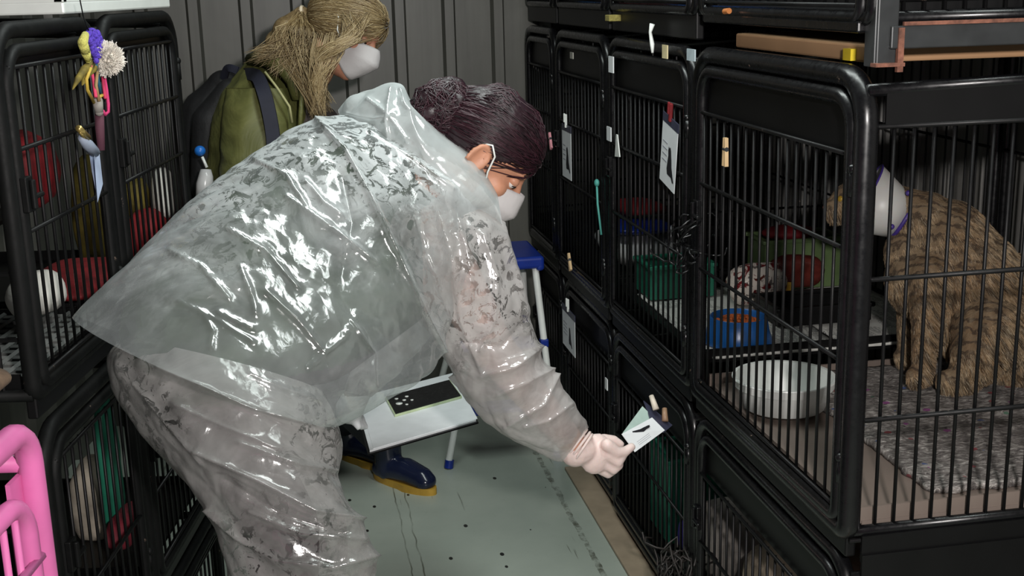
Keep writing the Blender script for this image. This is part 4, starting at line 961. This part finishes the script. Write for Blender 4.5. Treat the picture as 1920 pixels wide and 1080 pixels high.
cardquad(R, [K(1167, 812, 2.745), K(1190, 838, 2.75), K(1232, 790, 2.83), K(1204, 762, 2.83)], 'back_card', plain('pale_green_paper', (170, 192, 184), .5), .0012, ro)
cardquad(R, [K(1220, 790, 2.805), K(1244, 812, 2.80), K(1260, 798, 2.84), K(1206, 752, 2.86)], 'sleeve_band', SLEEVE, .002, ro)
e1 = fr_[2]-fr_[1]; e2 = fr_[0]-fr_[1]; nn = e1.cross(e2).normalized()
if nn.dot(fw) > 0: nn = -nn
cp = fr_[1]+e1*.5+e2*.58+nn*.001
pts = [fr_[1]+e1*(.26+(b+.062)/.096*.5)+e2*(.48+(.016-a)/.044*.34)+nn*.001 for a, b in CATPTS]; k_ = len(pts)
m = MB(); m.add(pts+[p-nn*.0008 for p in pts], [tuple(range(k_)), tuple(range(2*k_-1, k_-1, -1))]+[(i, (i+1) % k_, k_+(i+1) % k_, k_+i) for i in range(k_)]); m.build('cat_silhouette', INK, R, off=ro)
for i in range(3):
    c = fr_[1]+e1*.4+e2*(.15+.08*i)+nn*.0008; q = [c-e1*.2-e2*.01, c+e1*.2-e2*.01, c+e1*.2+e2*.01, c-e1*.2+e2*.01]; cardquad(R, q, 'text_line', GPRINT, .0004, ro)
for a, b, mt in (((1221, 742), (1230, 768), plain('cream_clip', (205, 195, 180), .5)), ((1246, 766), (1247, 790), plain('tan_clip', (150, 120, 95), .5))):
    m = MB(); m.tube([K(a[0], a[1], 2.845), K(b[0], b[1], 2.828)], [.006, .008], 8); m.build('clip', mt, R, True, off=ro)

# ---- woman behind, olive jacket and backpack
RB = root('person', (W(560, 700, 4.0).x, W(560, 700, 4.0).y, 0), 'blonde person in an olive jacket, backpack and white mask, looking down', 'person'); ob = RB.location.copy()
mb = MB(); head_prims(mb, HB, False)
B = lambda x, y, d=3.88: W(x, y, d)
mb.limb([B(560, 560, 3.98), B(535, 420, 3.92), B(545, 270, 3.86)], [.135, .125, .14]); mb.limb([B(545, 240, 3.86), B(580, 150, 3.80), HB @ Vector((-.02, 0, -.08))], [.11, .06, .055])
mb.limb([B(545, 235, 3.86), B(500, 230, 3.70)], [.1, .07]); mb.limb([B(545, 235, 3.86), B(600, 235, 4.02)], [.1, .07])
mb.limb([B(500, 235, 3.69), B(520, 400, 3.66), B(640, 450, 3.72)], [.06, .045, .03]); mb.limb([B(600, 235, 4.02), B(620, 400, 4.05), B(690, 440, 3.95)], [.06, .045, .03])
bt0, bt1 = onz(702, 893, .0), onz(806, 925, .0); ank = bt0+Vector((.05, -.01, .10))
ank2 = ank+Vector((-.16, .22, 0))
mb.limb([B(545, 600, 3.92), B(640, 745, 3.98), ank], [.10, .065, .045]); mb.limb([B(580, 600, 4.05), B(620, 745, 4.12), ank2], [.10, .065, .045])
NAVYT = plain('navy_trousers', (22, 24, 34), .8, 0, .2); GSH = plain('grey_brown_shirt', (104, 96, 92), .9, 0, .15, 15, .2)
def asgb(c, n_):
    if (HB.inverted() @ c).length < .15: return 0
    return 2 if c.z < 0.82 else 1
remesh(mb, 'body', .007, 3, [SKIN2, GSH, NAVYT], RB, ob, asgb, .5)
eyes(HB, RB, ob); face_mask(HB, RB, ob, .004, -.105, .034)
HAIRB = hair_mat('dark_blonde_hair', (96, 78, 52), (128, 108, 76), (156, 136, 100), (40, 40, 40))
hb = hair_cap(HB, lambda x: .50*max(0, (x-.2)/.8)-.28+(.35*(x-.2) if x < .2 else 0)+(.62 if x > .6 else .62*max(0, (x-.15)/.45)), (.112, .09, .100), (-.014, 0, .036), 'hair', HAIRB, RB, ob)
tie = W(566, 26, 3.74)
mb = MB(); mb.limb([tie, W(540, 60, 3.74), W(545, 110, 3.74), W(580, 160, 3.70), W(598, 205, 3.68)], [.025, .05, .055, .04, .012]); mb.limb([tie, W(520, 80, 3.76), W(515, 110, 3.78)], [.02, .04, .03])
pt = remesh(mb, 'ponytail', .006, 3, HAIRB, RB, ob)
mb = MB()
for i in range(1300):
    q = 1 if i % 4 == 0 else -1; a = rnd.uniform(-.2, 1.0)
    st = Vector((a, q*math.sqrt(max(0, 1-a*a))*rnd.uniform(.15, 1), (.45 if a > .6 else .1)+rnd.uniform(-.3, .35))).normalized(); en = HB.inverted() @ tie; en = Vector(((en.x+.014)/.112, en.y/.09, (en.z-.036)/.10)).normalized(); pts = []; lift = 1+abs(rnd.gauss(0, .02))
    for k in range(7):
        d = st.lerp(en, k/6).normalized(); pts.append(HB @ (Vector((-.014, 0, .036))+Vector((d.x*.113, d.y*.091, d.z*.101))*(lift+.02*math.sin(math.pi*k/6))))
    mb.tube(pts, [.0005, .0011, .0012, .0012, .0012, .0011, .0009], 3, cap=False)
ends = [(500, 110), (520, 130), (545, 140), (570, 170), (590, 200), (600, 215), (612, 190), (480, 105)]
for i in range(1000):
    ex, ey = ends[rnd.randrange(len(ends))]; ex += rnd.gauss(0, 8); ey += rnd.gauss(0, 8); mx_, my_ = rnd.uniform(515, 590), rnd.uniform(55, 110); dd = rnd.gauss(0, .025)
    pts = [tie+Vector((rnd.gauss(0, .008), rnd.gauss(0, .01), rnd.gauss(0, .008)))]+[W(mx_*.6+566*.4, 45, 3.69+dd), W(mx_, my_, 3.675+dd), W(mx_*.5+ex*.5, (my_+ey)/2, 3.665+dd), W(ex, ey, 3.66+dd)]
    Pp = [catmull(pts, t/9) for t in range(10)]; mb.tube(Pp, [.001]+[.0013]*7+[.001, .0004], 3, cap=False)
for i in range(240):   # loose locks along the cheek
    x0 = rnd.uniform(600, 660); pts = [W(x0-10, rnd.uniform(60, 80), 3.60), W(x0-20, 110, 3.585), W(rnd.uniform(575, 615), 160, 3.60), W(rnd.uniform(580, 612), rnd.uniform(190, 222), 3.62)]
    if i > 90: pts = [W(rnd.uniform(640, 700), rnd.uniform(20, 45), 3.60), W(rnd.uniform(640, 680), rnd.uniform(60, 80), 3.575), W(rnd.uniform(610, 640), rnd.uniform(80, 100), 3.575), W(rnd.uniform(590, 612), rnd.uniform(90, 118), 3.585)]
    mb.tube([catmull(pts, t/8) for t in range(9)], [.0008]+[.0012]*6+[.001, .0004], 3, cap=False)
o = mb.build('hair_strands', strand_mat('blonde_strands', [(84, 68, 44), (140, 120, 84), (176, 156, 116), (120, 98, 64), (200, 182, 144)]), hb, True, off=ob); o['kind'] = 'stuff'
m = MB(); m.tube([tie+UP*.022*math.cos(t*.6)+fw*.022*math.sin(t*.6) for t in range(11)], .006, 6); m.build('hair_tie', plain('cream_tie', (220, 205, 180), .5), RB, True, off=ob)
# jacket
OLIVE = Mat('olive_jacket'); _c = OLIVE.coord(); _n = OLIVE.noise(_c, 7, 4, .6, .5)
OLIVE.set(Base_Color=OLIVE.ramp(_n, [(.3, srgb(74, 78, 40)), (.7, srgb(112, 112, 62))]), Roughness=.6, Normal=OLIVE.bump(_n, .5, .02)); OLIVE = OLIVE.m
def d_jack(u, th, p): return .010*ridge(stretch(p, Z, .75)*8)+.006*ridge(p*15)
jk = [((468, 118), (560, 128), 3.86, .06), ((440, 150), (566, 150), 3.86, .14), ((408, 200), (572, 200), 3.85, .20), ((396, 260), (575, 260), 3.85, .21), ((388, 330), (578, 330), 3.86, .21), ((385, 420), (590, 420), 3.88, .20), ((400, 520), (620, 520), 3.92, .20), ((410, 580), (640, 580), 3.94, .20)]
jo = loft(jk, 90, 90, d_jack).build('jacket', OLIVE, RB, True, off=ob)
m = MB(); m.tube([W(470, 112, 3.80), W(500, 108, 3.70), W(530, 120, 3.66), W(552, 150, 3.66), W(560, 185, 3.68)], [.02, .028, .03, .026, .02], 10); m.build('collar', OLIVE, jo, True, off=ob)
m = MB(); m.tube([W(497, 135, 3.64), W(520, 165, 3.625), W(543, 200, 3.63), W(548, 230, 3.64)], .004, 6); m.build('hood_cord', plain('pale_cord', (170, 168, 120), .6), jo, True, off=ob)
m = MB(); m.tube([W(558, 128, 3.65), W(566, 180, 3.64), W(562, 250, 3.64)], [.006, .008, .008], 6); m.build('jacket_edge', OLIVE, jo, True, off=ob)
sl = [((428, 165), (545, 165), 3.72, .06), ((415, 230), (540, 235), 3.70, .075), ((415, 320), (545, 330), 3.69, .075), ((440, 410), (570, 420), 3.68, .07), ((540, 420), (640, 470), 3.70, .05)]
loft(sl, 60, 50, d_jack, cap0=True).build('sleeve', OLIVE, jo, True, off=ob)
# boots
NAVY = plain('navy_rubber_boot', (24, 30, 52), .18, 0, .15, 6); YSOLE = plain('yellow_sole', (176, 140, 52), .5, 0, .15, 20)
bd = (bt1-bt0); bl_ = bd.length; bd.normalize(); bs = Vector((-bd.y, bd.x, 0))
def boot(base):
    L = .285; m = MB()
    for z0, z1, g in ((.0, .022, 1.0),):
        ol = []
        for t in range(28):
            a = 2*math.pi*t/28; x = math.cos(a); yv = math.sin(a); wv = .047 if x > 0 else .038; ol.append(base+bd*(L*.5+x*L*.5)+bs*(yv*wv))
        nn_ = len(ol); m.add([p for p in ol]+[p+Z*.024 for p in ol], [tuple(range(nn_-1, -1, -1)), tuple(range(nn_, 2*nn_))]+[(i, (i+1) % nn_, nn_+(i+1) % nn_, nn_+i) for i in range(nn_)])
    so = m.build('sole', YSOLE, None, True, off=ob, sharp=40); 
    m = MB(); c = lambda f, z: base+bd*(L*f)+Z*z
    m.limb([c(.26, .05), c(.24, .16), c(.22, .30)], [.047, .05, .058]); m.limb([c(.26, .05), c(.55, .058), c(.80, .046)], [.042, .044, .040]); m.sph(c(.84, .04), (.04, .04, .03)); m.sph(c(.18, .045), (.045, .04, .035))
    b_ = remesh(m, 'boot', .006, 4, NAVY, RB, ob); so.parent = b_
    return b_
boot(bt0-bs*.0); boot(bt0+Vector((-.16, .22, 0)))
# backpack and bottle
BK = plain('black_backpack', (20, 20, 22), .7, 0, .3, 20, .3)
R = root('backpack', W(395, 300, 4.02), 'black backpack on the back of the olive jacket', 'backpack'); ro = R.location.copy()
mb = MB(); mb.limb([W(420, 165, 4.0), W(395, 220, 4.02), W(390, 290, 4.03), W(395, 360, 4.04)], [.06, .10, .115, .11]); mb.limb([W(430, 170, 3.85), W(395, 230, 3.86), W(392, 350, 3.88)], [.04, .06, .06]); remesh(mb, 'pack_body', .008, 3, BK, R, ro)
NST = plain('navy_strap', (34, 36, 50), .7)
def strap(pts, w_, name):
    m = MB(); P = [catmull([W(*p) for p in pts], t/14) for t in range(15)]; vs = []; fs = []
    for i, p in enumerate(P):
        t = (P[min(i+1, 14)]-P[max(i-1, 0)]).normalized(); s_ = t.cross(fw).normalized(); vs += [p+s_*w_, p-s_*w_, p-s_*w_+fw*.012, p+s_*w_+fw*.012]
    for i in range(14):
        for k in range(4): fs.append((i*4+k, i*4+(k+1) % 4, i*4+4+(k+1) % 4, i*4+4+k))
    m.add(vs, fs); m.build(name, NST, R, True, off=ro, sharp=40)
strap([(448, 140, 3.85), (478, 140, 3.68), (492, 165, 3.605), (503, 205, 3.59), (512, 260, 3.595), (514, 330, 3.60)], .020, 'shoulder_strap')
strap([(418, 150, 3.9), (426, 128, 3.86), (445, 132, 3.84)], .012, 'top_loop')
R = root('bottle', W(384, 345, 3.70), 'small bottle with a round blue cap beside the backpack', 'bottle'); ro = R.location.copy()
m = MB(); m.sph(W(375, 283, 3.68), (.017, .017, .016)); m.build('cap', plain('bright_blue_cap', (30, 105, 190), .35), R, True, off=ro)
m = MB(); m.tube([W(379, 294, 3.68), W(388, 314, 3.685)], .0045, 8); m.build('spout', WHITE, R, True, off=ro)
m = MB(); m.tube([W(386, 318, 3.69), W(386, 330, 3.69), W(384, 345, 3.695), W(382, 400, 3.70)], [.016, .022, .026, .026], 14); m.build('body', plain('clear_grey_bottle', (190, 190, 190), .2), R, True, off=ro)
# ------------------------------------------------------------------ the tabby cat with its cone
RCt = root('cat', (W(1800, 720, 2.88).x, W(1800, 720, 2.88).y, .72), 'brown tabby cat sitting sideways in the cage wearing a white cone', 'cat'); oc = RCt.location.copy()
fz = .722
K = lambda x, y, d=2.86: W(x, y, d)
mb = MB()
mb.limb([K(1850, 600, 2.86), K(1815, 520, 2.86), K(1775, 450, 2.86), K(1735, 415, 2.86), K(1690, 392, 2.87), K(1650, 378, 2.88)], [.125, .122, .098, .072, .055, .050])
mb.limb([K(1900, 640, 2.88), K(1880, 560, 2.88)], [.110, .115])
mb.limb([K(1700, 470, 2.86), K(1725, 520, 2.86)], [.055, .085])
# fore legs
p1 = onz(1722, 700, fz+.02); mb.limb([K(1740, 520, 2.80), K(1733, 600, 2.79), K(1728, 660, 2.80), W(1726, 690, 2.81)], [.052, .030, .024, .022]); mb.limb([W(1726, 696, 2.81), W(1712, 704, 2.80)], [.023, .019])
mb.limb([K(1715, 520, 2.92), K(1702, 600, 2.93), K(1700, 650, 2.94)], [.045, .028, .023]); mb.limb([K(1699, 660, 2.94), K(1688, 668, 2.93)], [.022, .018])
# hind leg and tail
mb.limb([K(1850, 620, 2.78), K(1830, 660, 2.76), K(1800, 702, 2.78)], [.085, .06, .03]); mb.limb([K(1812, 706, 2.77), K(1770, 712, 2.77)], [.026, .022])
mb.limb([K(1910, 700, 2.86), K(1950, 712, 2.84), K(1985, 700, 2.84)], [.05, .028, .02])
# head
hc_ = K(1598, 376, 2.89); hf = (-RT*.93-UP*.12-fw*.10); HC = frame(hf, UP*1.0+RT*-.05, hc_, 1.0)
T = lambda x, y, z: HC @ Vector((x, y, z))
mb.sph(T(0, 0, 0), (.052, .050, .046), HC.to_3x3()); mb.sph(T(.042, 0, -.014), (.028, .026, .020), HC.to_3x3()); mb.limb([T(.035, 0, .012), T(.064, 0, -.006)], [.016, .010]); mb.sph(T(.052, 0, -.028), (.015, .016, .010), HC.to_3x3())
for q in (-1, 1): mb.limb([T(.0, q*.030, .028), T(-.012, q*.040, .044), T(-.024, q*.044, .054)], [.018, .011, .004])
def furmat():
    m = Mat('brown_tabby_fur'); g = m.coord((1, 1, 1), 'Generated'); w_ = m.n('ShaderNodeTexWave'); w_.wave_type = 'BANDS'; w_.bands_direction = 'DIAGONAL'; w_.inputs['Scale'].default_value = 7; w_.inputs['Distortion'].default_value = 7; w_.inputs['Detail'].default_value = 3; w_.inputs['Detail Scale'].default_value = 2.2; m.l(g, w_.inputs['Vector'])
    n1 = m.noise(g, 30, 5, .7); n2 = m.noise(g, 5, 3, .6)
    c = m.ramp(n2, [(.3, srgb(150, 118, 82)), (.7, srgb(182, 158, 124))])
    c = m.mix(m.ramp(w_.outputs['Fac'], [(.15, .85), (.5, 0)]), c, srgb(62, 46, 32)); c = m.mix(m.ramp(n1, [(.48, 0), (.72, .6)]), c, srgb(196, 178, 148))
    hi = m.n('ShaderNodeHairInfo'); c = m.mix(m.ramp(hi.outputs['Random'], [(.12, .6), (.3, 0)]), c, srgb(58, 46, 36)); c = m.mix(m.ramp(hi.outputs['Random'], [(.75, 0), (.9, .6)]), c, srgb(206, 192, 168))
    m.set(Base_Color=c, Roughness=.85, Normal=m.bump(n1, .6, .01)); return m.m
FUR = furmat()
cb_ = remesh(mb, 'body', .006, 4, FUR, RCt, oc)
ps = cb_.modifiers.new('fur', 'PARTICLE_SYSTEM').particle_system.settings
ps.type = 'HAIR'; ps.count = 16000; ps.hair_step = 3; ps.child_type = 'INTERPOLATED'; ps.rendered_child_count = 5; ps.child_percent = 2
ps.normal_factor = .0014; ps.brownian_factor = .0009; ps.object_align_factor = (.0018, -.0006, -.0036); ps.root_radius = .35; ps.tip_radius = .1; ps.radius_scale = .0028; ps.material = 1
ps.clump_factor = .05; ps.roughness_2 = .003; ps.child_length = 1.0
for q in (-1, 1):
    m = MB(); m.sph(T(.036, q*.024, .006), .009); m.build('eye', plain('amber_eye', (150, 120, 40), .15), RCt, True, off=oc)
m = MB(); m.sph(T(.069, 0, -.008), (.005, .006, .005)); m.build('nose', plain('pink_nose', (170, 100, 90), .5), RCt, True, off=oc)
# cone collar, a thing of its own worn by the cat
na_, nb_ = K(1690, 408, 2.87), None
ax = (K(1606, 362, 2.88)-K(1692, 408, 2.87)).normalized()
R = root('cone_collar', K(1690, 408, 2.87), 'white plastic cone collar with a purple edge on the tabby cat', 'cone'); ro = R.location.copy()
cm = frame(ax, UP, K(1690, 408, 2.87), 1.0); rot = cm.to_3x3() @ Matrix(((0, 0, 1), (1, 0, 0), (0, 1, 0)))
CONE = Mat('milky_plastic'); CONE.set(Base_Color=srgb(214, 204, 198), Roughness=.4); CONE.p.inputs['Transmission Weight'].default_value = .0; CONE.p.inputs['Subsurface Weight'].default_value = .2; CONE = CONE.m
m = MB(); m.lathe([(.052, 0), (.062, .03), (.085, .10), (.0865, .10), (.064, .03), (.054, -.001), (.052, 0)], K(1690, 408, 2.87), 40, rot); co_ = m.build('cone', CONE, R, True, off=ro)
PU = plain('purple_edge', (66, 48, 130), .5)
m = MB(); m.tube([K(1690, 408, 2.87)+rot @ Vector((.054*math.cos(t*math.pi/16), .054*math.sin(t*math.pi/16), -.001)) for t in range(32)], .005, 8, True); m.build('neck_binding', PU, R, True, off=ro)
m = MB(); m.tube([K(1690, 408, 2.87)+rot @ Vector((.086*math.cos(t*math.pi/16), .086*math.sin(t*math.pi/16), .10)) for t in range(32)], .0025, 8, True); m.build('rim_binding', PU, R, True, off=ro)
for q in (K(1703, 362, 2.81), K(1672, 425, 2.81)): m = MB(); m.sph(q, .0065); m.build('snap', PU, R, True, off=ro)
